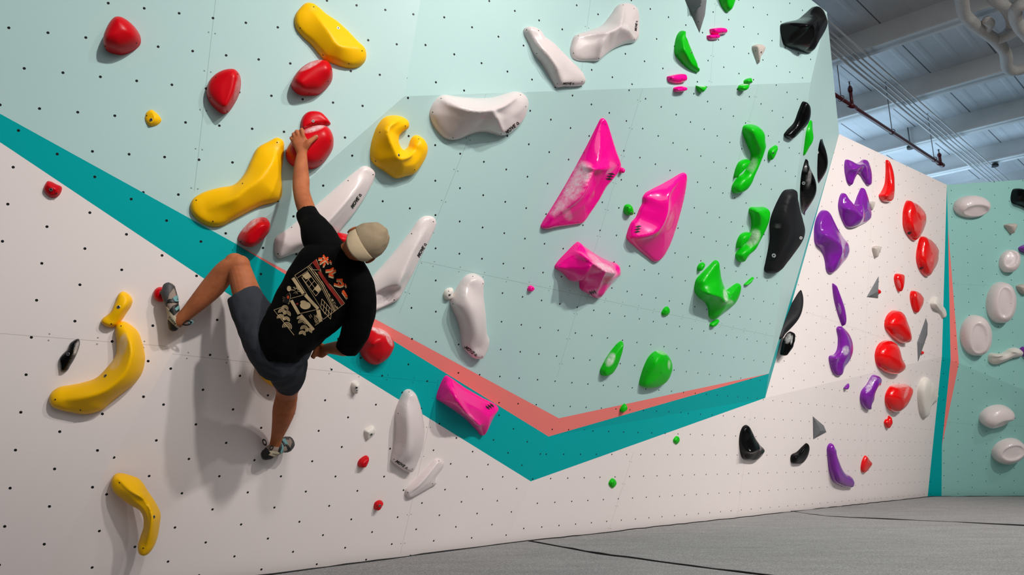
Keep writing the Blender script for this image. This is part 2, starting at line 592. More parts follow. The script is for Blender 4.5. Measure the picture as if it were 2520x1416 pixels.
def catmull(pts, n=8):
    pts = np.asarray(pts, float)
    m = len(pts)
    out = []
    for i in range(m):
        p0, p1, p2, p3 = pts[i - 1], pts[i], pts[(i + 1) % m], pts[(i + 2) % m]
        t1 = max(np.linalg.norm(p1 - p0), 1e-6) ** 0.5
        t2 = t1 + max(np.linalg.norm(p2 - p1), 1e-6) ** 0.5
        t3 = t2 + max(np.linalg.norm(p3 - p2), 1e-6) ** 0.5
        for k in range(n):
            t = t1 + (t2 - t1) * k / n
            a1 = p0 * (t1 - t) / t1 + p1 * t / t1
            a2 = p1 * (t2 - t) / (t2 - t1) + p2 * (t - t1) / (t2 - t1)
            a3 = p2 * (t3 - t) / (t3 - t2) + p3 * (t - t2) / (t3 - t2)
            b1 = a1 * (t2 - t) / t2 + a2 * t / t2
            b2_ = a2 * (t3 - t) / (t3 - t1) + a3 * (t - t1) / (t3 - t1)
            out.append(b1 * (t2 - t) / (t2 - t1) + b2_ * (t - t1) / (t2 - t1))
    return np.array(out)

def resample(poly, ds, closed=True):
    p = np.vstack([poly, poly[:1]]) if closed else poly
    seg = np.linalg.norm(np.diff(p, axis=0), axis=1)
    s = np.concatenate([[0], np.cumsum(seg)])
    n = max(4, int(round(s[-1] / ds)))
    t = np.linspace(0, s[-1], n + 1)
    if closed:
        t = t[:-1]
    return np.stack([np.interp(t, s, p[:, k]) for k in range(p.shape[1])], 1)

def seg_dist(pts, line, closed):
    """distance of each point to a polyline and the position of the nearest point along it"""
    a = line
    b = np.roll(line, -1, 0) if closed else line[1:]
    if not closed:
        a = line[:-1] if len(line) > 1 else line
        b = b if len(line) > 1 else line
    d = b - a
    L = np.maximum((d ** 2).sum(1), 1e-12)
    best = np.full(len(pts), 1e9)
    pos = np.zeros(len(pts))
    for i in range(len(a)):
        t = np.clip(((pts - a[i]) @ d[i]) / L[i], 0, 1)
        q = np.linalg.norm(pts - a[i] - t[:, None] * d[i], axis=1)
        m = q < best
        best[m] = q[m]
        pos[m] = i + t[m]
    return best, pos

def inside(pts, poly):
    x, y = pts[:, 0], pts[:, 1]
    c = np.zeros(len(pts), bool)
    j = len(poly) - 1
    for i in range(len(poly)):
        xi, yi = poly[i]
        xj, yj = poly[j]
        m = ((yi > y) != (yj > y))
        xx = (xj - xi) * (y - yi) / ((yj - yi) if abs(yj - yi) > 1e-12 else 1e-12) + xi
        c ^= m & (x < xx)
        j = i
    return c

def disc_mesh(name, c, n, r, h, mat, parent, ring=None):
    """a short bolt or screw head sunk at c, with a recess in its face"""
    bm = bmesh.new()
    z = n.normalized()
    x = z.orthogonal().normalized()
    y = z.cross(x)
    k = 14
    prof = [(r, -0.004), (r, h), (r * 0.86, h + 0.0008)]
    if ring:
        prof += [(r * 0.52, h + 0.0008), (r * 0.48, h + 0.0002)]
    rings = [[bm.verts.new(c + x * (q * math.cos(2 * math.pi * i / k)) + y * (q * math.sin(2 * math.pi * i / k)) + z * hh) for i in range(k)] for q, hh in prof]
    for a, b in zip(rings[:-1], rings[1:]):
        for i in range(k):
            bm.faces.new((a[i], a[(i + 1) % k], b[(i + 1) % k], b[i]))
    f = bm.faces.new(rings[-1])
    if ring:
        f.material_index = 1
    me = bpy.data.meshes.new(name)
    bm.to_mesh(me)
    bm.free()
    o = link(name, me, parent, mat)
    if ring:
        me.materials.append(M_HOLE)
    return o

def bvh_of(obj):
    me = obj.data
    mw = obj.matrix_world
    return BVHTree.FromPolygons([mw @ v.co for v in me.vertices], [tuple(p.vertices) for p in me.polygons])

def decal(name, bvh, polys, mat, parent, off=0.0012, mats=None):
    """flat print laid on a surface: pixel polygons carried along the sight line to the surface"""
    vs, fs, mi = [], [], []
    for q in polys:
        pts, k = (q[0], q[1]) if isinstance(q, tuple) and isinstance(q[1], int) else (q, 0)
        ids = []
        for x, y in pts:
            hitp = bvh.ray_cast(CO, ray(x, y).normalized())
            if hitp[0] is None:
                ids = None
                break
            nn = hitp[1] if hitp[1].dot(CO - hitp[0]) > 0 else -hitp[1]
            vs.append(hitp[0] + nn * off * (1 + 0.25 * k))
            ids.append(len(vs) - 1)
        if ids:
            fs.append(ids)
            mi.append(k)
    if not fs:
        return None
    me = bpy.data.meshes.new(name)
    me.from_pydata(vs, [], fs)
    o = link(name, me, parent, mat)
    for m in (mats or [])[1:]:
        me.materials.append(m)
    for p, k in zip(me.polygons, mi):
        p.material_index = k
    return o

_txt = {}
def text_polys(s, shear=0.0, bold=0.0):
    if (s, shear) not in _txt:
        cu = bpy.data.curves.new('t', 'FONT')
        cu.body, cu.size, cu.shear, cu.offset = s, 1.0, shear, bold
        cu.resolution_u = 2
        o = bpy.data.objects.new('t', cu)
        COL.objects.link(o)
        dg = bpy.context.evaluated_depsgraph_get()
        me = bpy.data.meshes.new_from_object(o.evaluated_get(dg))
        _txt[(s, shear)] = [[(me.vertices[i].co.x, me.vertices[i].co.y) for i in p.vertices] for p in me.polygons]
        bpy.data.objects.remove(o)
        bpy.data.curves.remove(cu)
        bpy.data.meshes.remove(me)
    return _txt[(s, shear)]

def place_text(polys, cx, cy, ang, hpx, sq=1.0):
    """glyph polygons to pixels: centred at cx, cy, turned ang degrees clockwise on the picture"""
    xs = [p[0] for q in polys for p in q]
    mx, h = (min(xs) + max(xs)) / 2, 0.7
    s = hpx / h
    ca, sa = math.cos(math.radians(ang)), math.sin(math.radians(ang))
    out = []
    for q in polys:
        out.append([(cx + ((x - mx) * s * sq) * ca - (-(y - h / 2) * s) * sa, cy + ((x - mx) * s * sq) * sa + (-(y - h / 2) * s) * ca) for x, y in q])
    return out

def xf(polys, cx, cy, ang, s):
    ca, sa = math.cos(math.radians(ang)), math.sin(math.radians(ang))
    return [[(cx + s * (x * ca - y * sa), cy + s * (x * sa + y * ca)) for x, y in q] for q in polys]

def fine_quads(polys, n=4):
    out = []
    for a, b, c, d in polys:
        f = lambda u, v: tuple((a[k] * (1 - u) + b[k] * u) * (1 - v) + (d[k] * (1 - u) + c[k] * u) * v for k in (0, 1))
        out += [[f(i / n, j / n), f((i + 1) / n, j / n), f((i + 1) / n, (j + 1) / n), f(i / n, (j + 1) / n)] for i in range(n) for j in range(n)]
    return out

ZIGZAG = fine_quads([[(x + dx, y + dy) for x, y in [(-.55, .1), (.05, -.2), (.55, -.1), (-.05, .2)]] for dx, dy in ((0.06, -.42), (0, 0), (-.06, .42))])
_hx = lambda r: [(r * math.cos(math.pi / 3 * i), r * math.sin(math.pi / 3 * i)) for i in range(6)]
HEX = [[_hx(1)[i], _hx(1)[(i + 1) % 6], _hx(.42)[(i + 1) % 6], _hx(.42)[i]] for i in range(6)]
NH = [0]

def hold(fac, crop, colr, label, pts, h, ridge=None, p=1.0, kind='dome', rim=None, sharp=False, bolt=(), screw=(), inner=(),
         chalk=(), move=(), zig=(), hexl=(), smooth=None, name='climbing_hold', limb=1.0, bulge=0.5, fine=1.0, cat='climbing hold', shd=None):
    pl = FAC[fac]
    to = lambda q: np.array(pl.uv(pl.hit(*px(crop, q[0], q[1]))))
    poly = np.array([to(q) for q in pts])
    if not sharp:
        poly = catmull(poly, 7)
    ar = 0.5 * np.sum(poly[:, 0] * np.roll(poly[:, 1], -1) - np.roll(poly[:, 0], -1) * poly[:, 1])
    if ar < 0:
        poly = poly[::-1]
    area_ = abs(ar)
    # the far limb of a swelling hold hides its own foot: draw the foot in under the swell
    d = CO - pl.o
    cx, cy, cz = d.dot(pl.e1), d.dot(pl.e2), d.dot(pl.n)
    cen = poly.mean(0)
    par = (cen - np.array([cx, cy])) / cz
    if limb and kind == 'dome':
        tn = np.roll(poly, -1, 0) - np.roll(poly, 1, 0)
        nn = np.stack([tn[:, 1], -tn[:, 0]], 1)
        nn /= np.maximum(np.linalg.norm(nn, axis=1), 1e-9)[:, None]
        a = np.maximum(0, nn @ par)
        wd = np.maximum(np.abs(((poly - cen) * nn).sum(1)), 1e-4)
        sh = limb * (np.sqrt(wd ** 2 + (h * a) ** 2) - wd)
        sh = np.minimum(sh, wd * 0.55)
        poly = poly - nn * sh[:, None]
    ds = max(0.004, math.sqrt(area_) / 38 * fine)
    bd = resample(poly, ds * 0.8)
    if sharp:
        bd = poly
        bd = np.vstack([resample(np.array([poly[i], poly[(i + 1) % len(poly)]]), ds * 0.8, False)[:-1] for i in range(len(poly))])
    shift = par * h * 0.55 * (limb if kind == 'dome' else 1.0)
    rl = [np.array([to(q) for q in r]) for r in (ridge or [])]
    rh = [np.array([q[2] if len(q) > 2 else 1.0 for q in r]) for r in (ridge or [])]
    # a ridge seen at a slant stands nearer the foot than it looks
    rl = [r - par * (h * k[:, None]) * (1.0 if limb else 0.0) for r, k in zip(rl, rh)]
    mn, mx = bd.min(0), bd.max(0)
    gx = np.arange(mn[0] - ds, mx[0] + ds, ds)
    gy = np.arange(mn[1] - ds, mx[1] + ds, ds * 0.866)
    G = np.array([(x + (ds / 2 if j % 2 else 0), y) for j, y in enumerate(gy) for x in gx])
    G = G[inside(G, bd)]
    tn_ = np.roll(bd, -1, 0) - np.roll(bd, 1, 0)
    inw = np.stack([-tn_[:, 1], tn_[:, 0]], 1)
    inw /= np.maximum(np.linalg.norm(inw, axis=1), 1e-9)[:, None]
    rings_ = []
    if len(G):
        G = G[seg_dist(G, bd, True)[0] > ds * 1.75]
        for dl in (0.45, 1.1):
            q = bd + inw * (dl * ds)
            q = q[inside(q, bd)]
            if len(q):
                rings_.append(q[seg_dist(q, bd, True)[0] > dl * ds * 0.93])
    RG = np.vstack(rings_) if rings_ else np.zeros((0, 2))
    n = len(bd)
    rs = []
    if rl:
        # smooth the ridge line, carrying its height along
        for q, k in zip(rl, rh):
            qq = np.hstack([q, k[:, None]])
            if len(qq) > 2:
                qq = np.array(spline3([tuple(v) for v in qq], 6))
            rs.append(resample(qq, ds * 0.7, False) if len(qq) > 1 else qq)
    X, con = [], []
    for q in rs:
        ok = inside(q[:, :2], bd)
        ok &= seg_dist(q[:, :2], bd, True)[0] > ds * 0.5
        prev = None
        for v, o_ in zip(q, ok):
            if not o_:
                prev = None
                continue
            if X and min((v[0] - x[0]) ** 2 + (v[1] - x[1]) ** 2 for x in X) < (ds * 0.3) ** 2:
                prev = None
                continue
            X.append(v[:2])
            if prev is not None:
                con.append((n + prev, n + len(X) - 1))
            prev = len(X) - 1
    if X:
        X = np.array(X)
        if len(RG):
            RG = RG[np.min(((RG[:, None] - X[None]) ** 2).sum(2), 1) > (ds * 0.5) ** 2]
        G = np.vstack([RG, G]) if len(G) else RG
        RG = np.zeros((0, 2))
        if len(G):
            keep = np.array([np.min(((X - g) ** 2).sum(1)) > (ds * 0.55) ** 2 for g in G])
            G = np.vstack([X, G[keep]])
        else:
            G = X
    if len(RG):
        G = np.vstack([RG, G]) if len(G) else RG
    V = np.vstack([bd, G]) if len(G) else bd
    r = delaunay_2d_cdt([Vector(v) for v in V], con, [list(range(n))], 1, 1e-7)
    V = np.array([tuple(v) for v in r[0]])
    F = [f for f in r[2] if len(f) == 3]
    db, _ = seg_dist(V, bd, True)
    isb = db < 1e-6
    # height field on a fine raster, softened there, then read off at the mesh points
    gs = ds * 0.5
    ox, oy = mn[0] - 6 * gs, mn[1] - 6 * gs
    nx, ny = int((mx[0] - mn[0]) / gs) + 13, int((mx[1] - mn[1]) / gs) + 13
    XX, YY = np.meshgrid(ox + gs * np.arange(nx), oy + gs * np.arange(ny))
    R_ = np.stack([XX.ravel(), YY.ravel()], 1)
    ins = inside(R_, bd)
    RI = R_[ins]
    dbi, _ = seg_dist(RI, bd, True)
    dmax = max(dbi.max(), 1e-6)
    rim = min(0.022, 0.3 * h) if rim is None else rim
    if not rl:
        t = np.clip(dbi / dmax, 0, 1)
        body = (h - rim) * np.sqrt(np.maximum(0, 1 - (1 - t) ** 2)) ** (2 * bulge)
    else:
        RP = np.vstack(rs)
        d2 = ((RI[:, None, :] - RP[None, :, :2]) ** 2).sum(2)
        dr = np.sqrt(d2.min(1))
        for q in rs:
            if len(q) > 1:
                dr = np.minimum(dr, seg_dist(RI, q[:, :2], False)[0])
        wgt = 1.0 / (d2 + (1.2 * ds) ** 2) ** 1.5
        hv = (wgt * RP[None, :, 2]).sum(1) / wgt.sum(1)
        t = dbi / (dbi + dr + 1e-6)
        if kind == 'dome':
            body = np.maximum(h * hv - rim, 0) * np.sqrt(np.maximum(0, 1 - (1 - t) ** 2)) ** (2 * bulge)
        else:
            body = np.maximum(h * hv - rim, 0) * t ** p
    for ip, dh, ipw in inner:
        q = catmull(np.array([to(c) for c in ip]), 6)
        m = inside(RI, q)
        di, _ = seg_dist(RI, q, True)
        k = np.clip(di / max(di[m].max() if m.any() else 1, 1e-6), 0, 1)
        body = np.maximum(body + np.where(m, dh * np.sin(k * math.pi / 2) ** ipw, 0), 0)
    fld = np.zeros(nx * ny)
    fld[ins] = body
    fld = fld.reshape(ny, nx)
    msk = ins.reshape(ny, nx)
    if smooth is None:
        smooth = 10 if kind == 'dome' else 3
    for _ in range(0 if sharp else smooth):
        f_ = np.pad(fld, 1)
        fld = np.where(msk, (4 * fld + 2 * (f_[1:-1, :-2] + f_[1:-1, 2:] + f_[:-2, 1:-1] + f_[2:, 1:-1]) + f_[:-2, :-2] + f_[:-2, 2:] + f_[2:, :-2] + f_[2:, 2:]) / 16, 0)
    gx_, gy_ = (V[:, 0] - ox) / gs, (V[:, 1] - oy) / gs
    ix, iy = np.clip(gx_.astype(int), 0, nx - 2), np.clip(gy_.astype(int), 0, ny - 2)
    fx, fy = gx_ - ix, gy_ - iy
    z = (fld[iy, ix] * (1 - fx) + fld[iy, ix + 1] * fx) * (1 - fy) + (fld[iy + 1, ix] * (1 - fx) + fld[iy + 1, ix + 1] * fx) * fy
    rr = min(0.02, 0.5 * dmax)
    if rim > 0:
        z = z + rim * np.sqrt(np.maximum(0, 1 - (1 - np.minimum(db / rr, 1)) ** 2))
    z[isb] = 0
    W = [pl.pt(v[0], v[1], zz) for v, zz in zip(V, z)]
    org = pl.pt(cen[0], cen[1], 0)
    me = bpy.data.meshes.new(name)
    vs = [q - org for q in W]
    nv = len(vs)
    ib = [i for i in range(nv) if isb[i]]
    idx = {}
    for i in ib:
        idx[i] = len(vs)
        vs.append(vs[i] - pl.n * 0.004)
    fs = []
    bE = {}
    for f in F:
        a, b, c = [Vector(V[i]) for i in f]
        ccw = (b - a).cross(c - a) > 0 if False else ((b[0] - a[0]) * (c[1] - a[1]) - (b[1] - a[1]) * (c[0] - a[0])) > 0
        f = list(f) if ccw else [f[0], f[2], f[1]]
        fs.append(f)
        for i in range(3):
            bE[(f[i], f[(i + 1) % 3])] = 1
    for (a, b) in list(bE):
        if (b, a) not in bE and a in idx and b in idx:
            fs.append([b, a, idx[a], idx[b]])
    me.from_pydata(vs, [], fs)
    for q in me.polygons:
        q.use_smooth = True
    if sharp or shd:
        me.set_sharp_from_angle(angle=math.radians(shd or 28))
    at_ = me.attributes.new('chalk', 'FLOAT', 'POINT')
    if chalk:
        inv = CR[crop] if crop else (0, 0)
        ks = KS if crop else 1.0
        for i in range(nv):
            x, y, _z = proj(W[i])
            x, y = (x - inv[0]) / ks, (y - inv[1]) / ks
            s_ = 0.0
            for cx_, cy_, rx, ry, ang, k in chalk:
                ca, sa = math.cos(math.radians(ang)), math.sin(math.radians(ang))
                X, Y = x - cx_, y - cy_
                q = ((X * ca + Y * sa) / rx) ** 2 + ((-X * sa + Y * ca) / ry) ** 2
                s_ = max(s_, k * min(1, max(0, 1.6 * (1 - q))))
            at_.data[i].value = s_
    o = link(name, me, None, HM[colr])
    o.location = org
    bpy.context.view_layer.update() if False else None
    o.matrix_world = Matrix.Translation(org)
    tag(o, label, cat, '%s climbing holds' % CNAME[colr] if cat == 'climbing hold' else 'grey wall volumes')
    bv = BVHTree.FromPolygons(W + [org + v for v in vs[nv:]], fs)

    def put(q, name_, rad, hh, m, ring=None):
        x, y = px(crop, *q)
        hp = bv.ray_cast(CO, ray(x, y).normalized())
        if hp[0] is None:
            return
        nn = hp[1] if hp[1].dot(CO - hp[0]) > 0 else -hp[1]
        disc_mesh(name_, hp[0], (nn + pl.n).normalized(), rad, hh, m, o, ring)
    for q in bolt:
        put(q, 'bolt', 0.0085, 0.0012, M_STEEL, True)
    for q in screw:
        put(q, 'screw_hole', 0.0036, 0.0004, M_HOLE)
    ks = KS if crop else 1.0
    for cx_, cy_, ang, hp in move:
        x, y = px(crop, cx_, cy_)
        ca, sa = math.cos(math.radians(ang)), math.sin(math.radians(ang))
        hp *= ks * 0.62
        q = place_text(text_polys('MOVE', 0.4, 0.04), x - ca * hp * 0.75, y - sa * hp * 0.75, ang, hp, 0.95)
        q += xf([[(-.5, .5), (-.5, -.1), (-.3, -.1), (-.3, .3), (.3, .3), (.3, .5)], [(.3, .3), (.3, -.2), (0, -.5), (-.5, -.1), (-.4, 0), (0, -.25), (.1, -.15), (.1, .3)]],
                x + ca * hp * 2.0, y + sa * hp * 2.0, ang, hp * 0.9)
        decal('logo', bv, q, M_INK, o, 0.002)
    for cx_, cy_, ang, s_ in zig:
        x, y = px(crop, cx_, cy_)
        decal('logo', bv, xf(ZIGZAG, x, y, ang, s_ * ks), M_INK, o)
    for cx_, cy_, s_ in hexl:
        x, y = px(crop, cx_, cy_)
        decal('logo', bv, xf(HEX, x, y, 8, s_ * ks), M_WINK, o)
    NH[0] += 1
    return o
# ---- upper left mint panel
hold('A', 'K1', 'red', 'egg shaped red hold alone near the top left corner of the mint wall', [(765, 250), (800, 180), (840, 142), (890, 140), (945, 168), (1000, 225), (1022, 275), (1020, 320), (985, 360), (900, 398), (835, 394), (778, 372), (758, 335), (755, 290)], .13, screw=[(990, 312), (765, 335)], limb=.5)
hold('A', 'K1', 'red', 'red pear shaped hold on the mint panel seam left of the upper yellow hold', [(1500, 650), (1520, 590), (1580, 535), (1650, 512), (1710, 515), (1740, 545), (1750, 600), (1738, 680), (1700, 760), (1655, 818), (1620, 828), (1575, 803), (1530, 755), (1503, 700)], .11, ridge=[[(1690, 560), (1675, 650), (1640, 770)]], screw=[(1567, 562), (1525, 710), (1648, 808), (1722, 538)], chalk=[(1725, 650, 25, 120, 10, .35)], limb=.5)
hold('A', 'K1', 'yellow', 'small yellow chip bolted on the mint wall above the teal stripe', [(1055, 840), (1065, 815), (1100, 797), (1135, 820), (1172, 868), (1165, 890), (1135, 912), (1085, 915), (1065, 895), (1053, 865)], .035, ridge=[[(1110, 820, .8), (1120, 860), (1090, 900, .8)]], kind='ridge', bolt=[(1098, 871)], screw=[(1065, 840)])
hold('A', 'K2', 'yellow', 'long slanting yellow hold at the top of the mint wall', [(838, 160), (845, 110), (880, 60), (920, 27), (970, 28), (1020, 60), (1070, 105), (1150, 158), (1230, 230), (1300, 305), (1350, 355), (1362, 400), (1350, 450), (1310, 485), (1260, 497), (1200, 490), (1120, 462), (1060, 440), (1015, 390), (960, 325), (900, 270), (855, 215)], .1, ridge=[[(960, 80, .5), (1010, 130, .75), (1050, 180, .9), (1100, 250), (1130, 300), (1180, 335), (1290, 350, .7)]], kind='ridge', p=.62, bolt=[(1157, 204)], screw=[(980, 50), (881, 203), (1047, 399), (1234, 462), (1330, 369)])
hold('A', 'K2', 'red', 'oval red hold tucked directly under the upper yellow hold', [(815, 615), (830, 570), (880, 505), (950, 460), (1020, 445), (1075, 455), (1105, 490), (1117, 540), (1110, 590), (1075, 640), (1020, 685), (960, 695), (880, 690), (835, 660)], .12, ridge=[[(900, 590), (990, 520), (1060, 500)]], screw=[(1083, 590), (947, 675), (1105, 505)], chalk=[(960, 470, 110, 22, -28, .6)], limb=.5)
hold('A', 'K2', 'red', 'red half moon cap hold sitting on top of the gripped red hold', [(888, 935), (885, 890), (905, 840), (940, 812), (985, 806), (1030, 815), (1070, 850), (1103, 900), (1095, 908), (1040, 910), (985, 915), (920, 945), (900, 955)], .05, ridge=[[(920, 920, .8), (960, 895), (1040, 885, .8)]], bolt=[(975, 880)], screw=[(907, 932)], chalk=[(950, 920, 60, 12, -15, .5)])
HAND_HOLD = hold('A', 'K2', 'red', 'big round red hold gripped by the climber', [(775, 1120), (790, 1070), (830, 1010), (880, 960), (950, 925), (1030, 915), (1080, 930), (1110, 970), (1124, 1020), (1118, 1080), (1085, 1140), (1030, 1200), (970, 1228), (900, 1225), (830, 1210), (790, 1170)], .14, ridge=[[(890, 1090), (960, 1030), (1040, 990)]], screw=[(1101, 1023), (1032, 1167), (782, 1110)], chalk=[(985, 935, 90, 22, -18, .9)], limb=.4)
hold('A', None, 'yellow', 'large bent yellow hold left of the climber\'s raised arm', [(662, 348), (682, 339), (697, 347), (699, 370), (696, 400), (693, 430), (690, 490), (640, 508), (576, 541), (545, 557), (520, 558), (490, 545), (472, 525), (468, 508), (475, 490), (500, 474), (540, 462), (575, 455), (600, 430), (617, 395), (633, 365)], .12, ridge=[[(676, 362, .35), (668, 400, .8), (640, 440), (600, 468), (573, 490, .95), (530, 508, .6), (505, 518, .4)]], kind='ridge', p=.6, bolt=[], screw=[(597, 452), (682, 351), (624, 371), (524, 545), (483, 493)])
# ---- middle overhang
hold('C', 'K2', 'yellow', 'yellow hook shaped hold with an open notch below the white arch', [(1388, 1110), (1395, 1050), (1410, 990), (1440, 915), (1490, 855), (1550, 838), (1610, 845), (1655, 870), (1665, 905), (1655, 935), (1620, 955), (1590, 990), (1588, 1030), (1605, 1070), (1635, 1088), (1665, 1065), (1680, 1020), (1700, 990), (1730, 982), (1770, 1005), (1795, 1050), (1798, 1090), (1780, 1150), (1745, 1210), (1700, 1262), (1640, 1280), (1570, 1294), (1500, 1250), (1420, 1195), (1395, 1160)], .13, ridge=[[(1590, 885, .6), (1540, 930, .9), (1535, 1000), (1570, 1090), (1610, 1150, 1), (1690, 1130, .95), (1730, 1060, .7)]], kind='ridge', p=.7, bolt=[(1596, 1128)], screw=[(1644, 915), (1460, 961), (1429, 1170), (1712, 1233), (1742, 1010)])
hold('C', 'L1', 'red', 'red hold with a flat chalky top beside the teal stripe left of the white wedge', [(605, 325), (615, 290), (660, 230), (720, 180), (780, 163), (815, 170), (831, 210), (825, 260), (795, 310), (745, 355), (690, 375), (640, 365)], .12, ridge=[[(680, 290), (740, 240), (790, 205)]], screw=[(628, 338), (770, 322), (792, 186)], chalk=[(700, 215, 110, 22, -38, .8)], limb=.6)
hold('C', None, 'white', 'long white wedge hold behind the climber\'s shoulder', [(894, 409), (911, 412), (922, 424), (919, 442), (900, 480), (870, 525), (840, 560), (815, 590), (770, 612), (729, 622), (700, 632), (685, 636), (676, 626), (675, 600), (678, 585), (710, 562), (732, 544), (770, 512), (809, 478), (850, 442), (877, 420)], .13, ridge=[[(905, 425, .2), (880, 462, .55), (850, 500, .85), (800, 556), (760, 598, .8)]], kind='ridge', p=1.0, screw=[(918, 430), (857, 445), (684, 625), (718, 560)], move=[(877, 493, -56, 13)])
hold('C', 'L2', 'white', 'long white wedge hold right of the climber\'s cap', [(480, 392), (520, 388), (552, 398), (567, 430), (560, 470), (530, 540), (495, 610), (450, 690), (400, 800), (350, 890), (300, 985), (285, 1000), (200, 1040), (100, 1085), (50, 1092), (20, 1060), (25, 980), (75, 870), (180, 750), (290, 620), (390, 490), (440, 420)], .12, ridge=[[(525, 412, .2), (472, 530, .5), (410, 640, .7), (350, 770, .9), (305, 880), (275, 970, .5)]], kind='ridge', p=1.1, inner=[([(110, 1040), (90, 960), (150, 900), (240, 860), (285, 900), (250, 990)], -.05, 1)], screw=[(550, 430), (393, 518), (266, 999), (551, 527)], move=[(468, 632, -60, 36)])
hold('C', 'K3', 'white', 'broad white arch shaped hold just below the top fold of the mint wall', [(167, 830), (175, 790), (200, 740), (240, 700), (280, 688), (350, 697), (450, 708), (560, 712), (640, 705), (720, 680), (790, 665), (835, 672), (870, 710), (878, 760), (865, 820), (830, 890), (780, 940), (720, 980), (680, 985), (620, 970), (560, 960), (500, 965), (440, 985), (380, 1010), (330, 1018), (280, 1005), (230, 960), (190, 900)], .19, ridge=[[(275, 725, .35), (340, 760, .65), (440, 795, .9), (540, 810), (640, 800, 1), (720, 770, .8), (790, 715, .45)], [(640, 815, 1), (670, 870, .85), (700, 950, .4)]], kind='ridge', p=.85, smooth=5, screw=[(253, 715), (192, 815), (338, 1001), (689, 970), (867, 774), (828, 690)], move=[(770, 925, -40, 40)])
hold('B', 'K3', 'white', 'narrow white slab hold leaning left at the top of the wall', [(848, 230), (855, 205), (885, 193), (930, 200), (975, 225), (1010, 260), (1070, 310), (1130, 370), (1190, 430), (1250, 490), (1280, 540), (1290, 590), (1278, 620), (1220, 632), (1150, 632), (1085, 635), (1060, 600), (1020, 530), (970, 450), (925, 395), (890, 320)], .1, ridge=[[(930, 270, .5), (1000, 370, .9), (1070, 460), (1150, 540, .7)]], kind='dome', bulge=.36, screw=[(875, 216), (947, 388), (1097, 608), (1275, 592), (960, 222)], move=[(1180, 606, 0, 26)], chalk=[])
hold('B', 'K3', 'white', 'white saddle shaped hold at the very top right of the narrow white slab', [(1188, 370), (1195, 320), (1215, 265), (1250, 245), (1340, 215), (1420, 180), (1480, 110), (1530, 40), (1570, 22), (1620, 28), (1660, 55), (1680, 110), (1680, 200), (1675, 280), (1655, 308), (1580, 325), (1500, 360), (1430, 410), (1390, 445), (1320, 447), (1240, 440), (1205, 420)], .15, ridge=[[(1580, 55, .4), (1575, 140, .9), (1550, 195), (1480, 230, .95), (1380, 245, .6), (1270, 265, .3)], [(1560, 195), (1620, 220, .85), (1660, 285, .3)], [(1470, 240, .9), (1430, 320, .75), (1400, 420, .3)]], kind='ridge', p=.85, smooth=4, screw=[(1248, 260), (1214, 386), (1397, 424), (1654, 287), (1575, 37), (1652, 63)], move=[(1668, 185, -83, 24)])
hold('C', 'L2', 'white', 'tall white curved slab hold with a pinkish lower corner above the pink stripe', [(668, 1010), (690, 960), (730, 890), (780, 825), (830, 805), (880, 818), (910, 850), (918, 900), (922, 1000), (930, 1100), (942, 1220), (960, 1270), (955, 1320), (930, 1380), (905, 1416), (870, 1425), (830, 1416), (790, 1375), (755, 1325), (745, 1240), (725, 1150), (690, 1070)], .13, ridge=[[(810, 900, .45), (800, 1000, .9), (850, 1120), (870, 1240, .9), (865, 1350, .45)]], kind='dome', bulge=.36, screw=[(837, 828), (910, 881), (692, 1027), (779, 1338), (904, 1410)], move=[(826, 1372, 38, 34)])
hold('C', 'L2', 'cream', 'tiny white bolted nub beside the tall white curved slab', [(620, 960), (635, 925), (665, 910), (690, 915), (695, 945), (690, 980), (660, 998), (630, 990)], .035, bolt=[(668, 962)], screw=[(661, 935)])
hold('C', 'L2', 'pink', 'tiny pink nub alone on the mint wall right of the tall white slab', [(1232, 915), (1250, 893), (1280, 905), (1282, 922), (1258, 940), (1235, 932)], .03, screw=[(1270, 915)])
hold('C', 'L3', 'pink', 'tall pointed pink hold with a chalky face', [(88, 880), (100, 850), (170, 740), (260, 590), (350, 430), (430, 280), (500, 140), (525, 95), (545, 90), (560, 105), (590, 190), (630, 320), (665, 430), (655, 470), (600, 545), (560, 590), (510, 680), (450, 770), (390, 850), (340, 862), (220, 880), (110, 897)], .19, ridge=[[(541, 108, .06), (531, 250, .28), (512, 400, .6), (474, 500, .85), (425, 630, 1), (330, 720, .8), (180, 830, .4)], [(490, 470), (570, 460, .75), (645, 440, .2)]], kind='ridge', p=1.0, smooth=1, screw=[(560, 138), (405, 342), (266, 600), (654, 430), (360, 847)], chalk=[(395, 490, 75, 95, 20, 1), (330, 600, 70, 130, 28, .9), (230, 730, 40, 110, 38, .75), (285, 790, 35, 60, -25, .5)], zig=[(594, 515, 18, 48)])
hold('C', 'L3', 'pink', 'tiny pink nub touching the right tip of the tall pointed pink hold', [(655, 470), (670, 448), (692, 455), (697, 475), (680, 492), (660, 488)], .04)
hold('C', 'L3', 'pink', 'large pink hold with a scooped face and pointed upper right corner', [(830, 700), (828, 670), (850, 635), (890, 610), (960, 575), (1040, 530), (1110, 490), (1135, 487), (1143, 510), (1138, 580), (1120, 680), (1090, 800), (1060, 900), (1020, 1010), (970, 1100), (935, 1130), (910, 1135), (850, 1090), (780, 1030), (712, 960), (715, 930), (745, 850), (780, 810), (805, 750)], .15, ridge=[[(1105, 530, .3), (1030, 650, .8), (1010, 780, 1), (960, 890, 1), (880, 940, .9), (760, 952, .45)]], kind='ridge', p=.9, smooth=2, screw=[(1124, 512), (896, 630), (1102, 487), (748, 966)], zig=[(795, 898, 4, 46)])
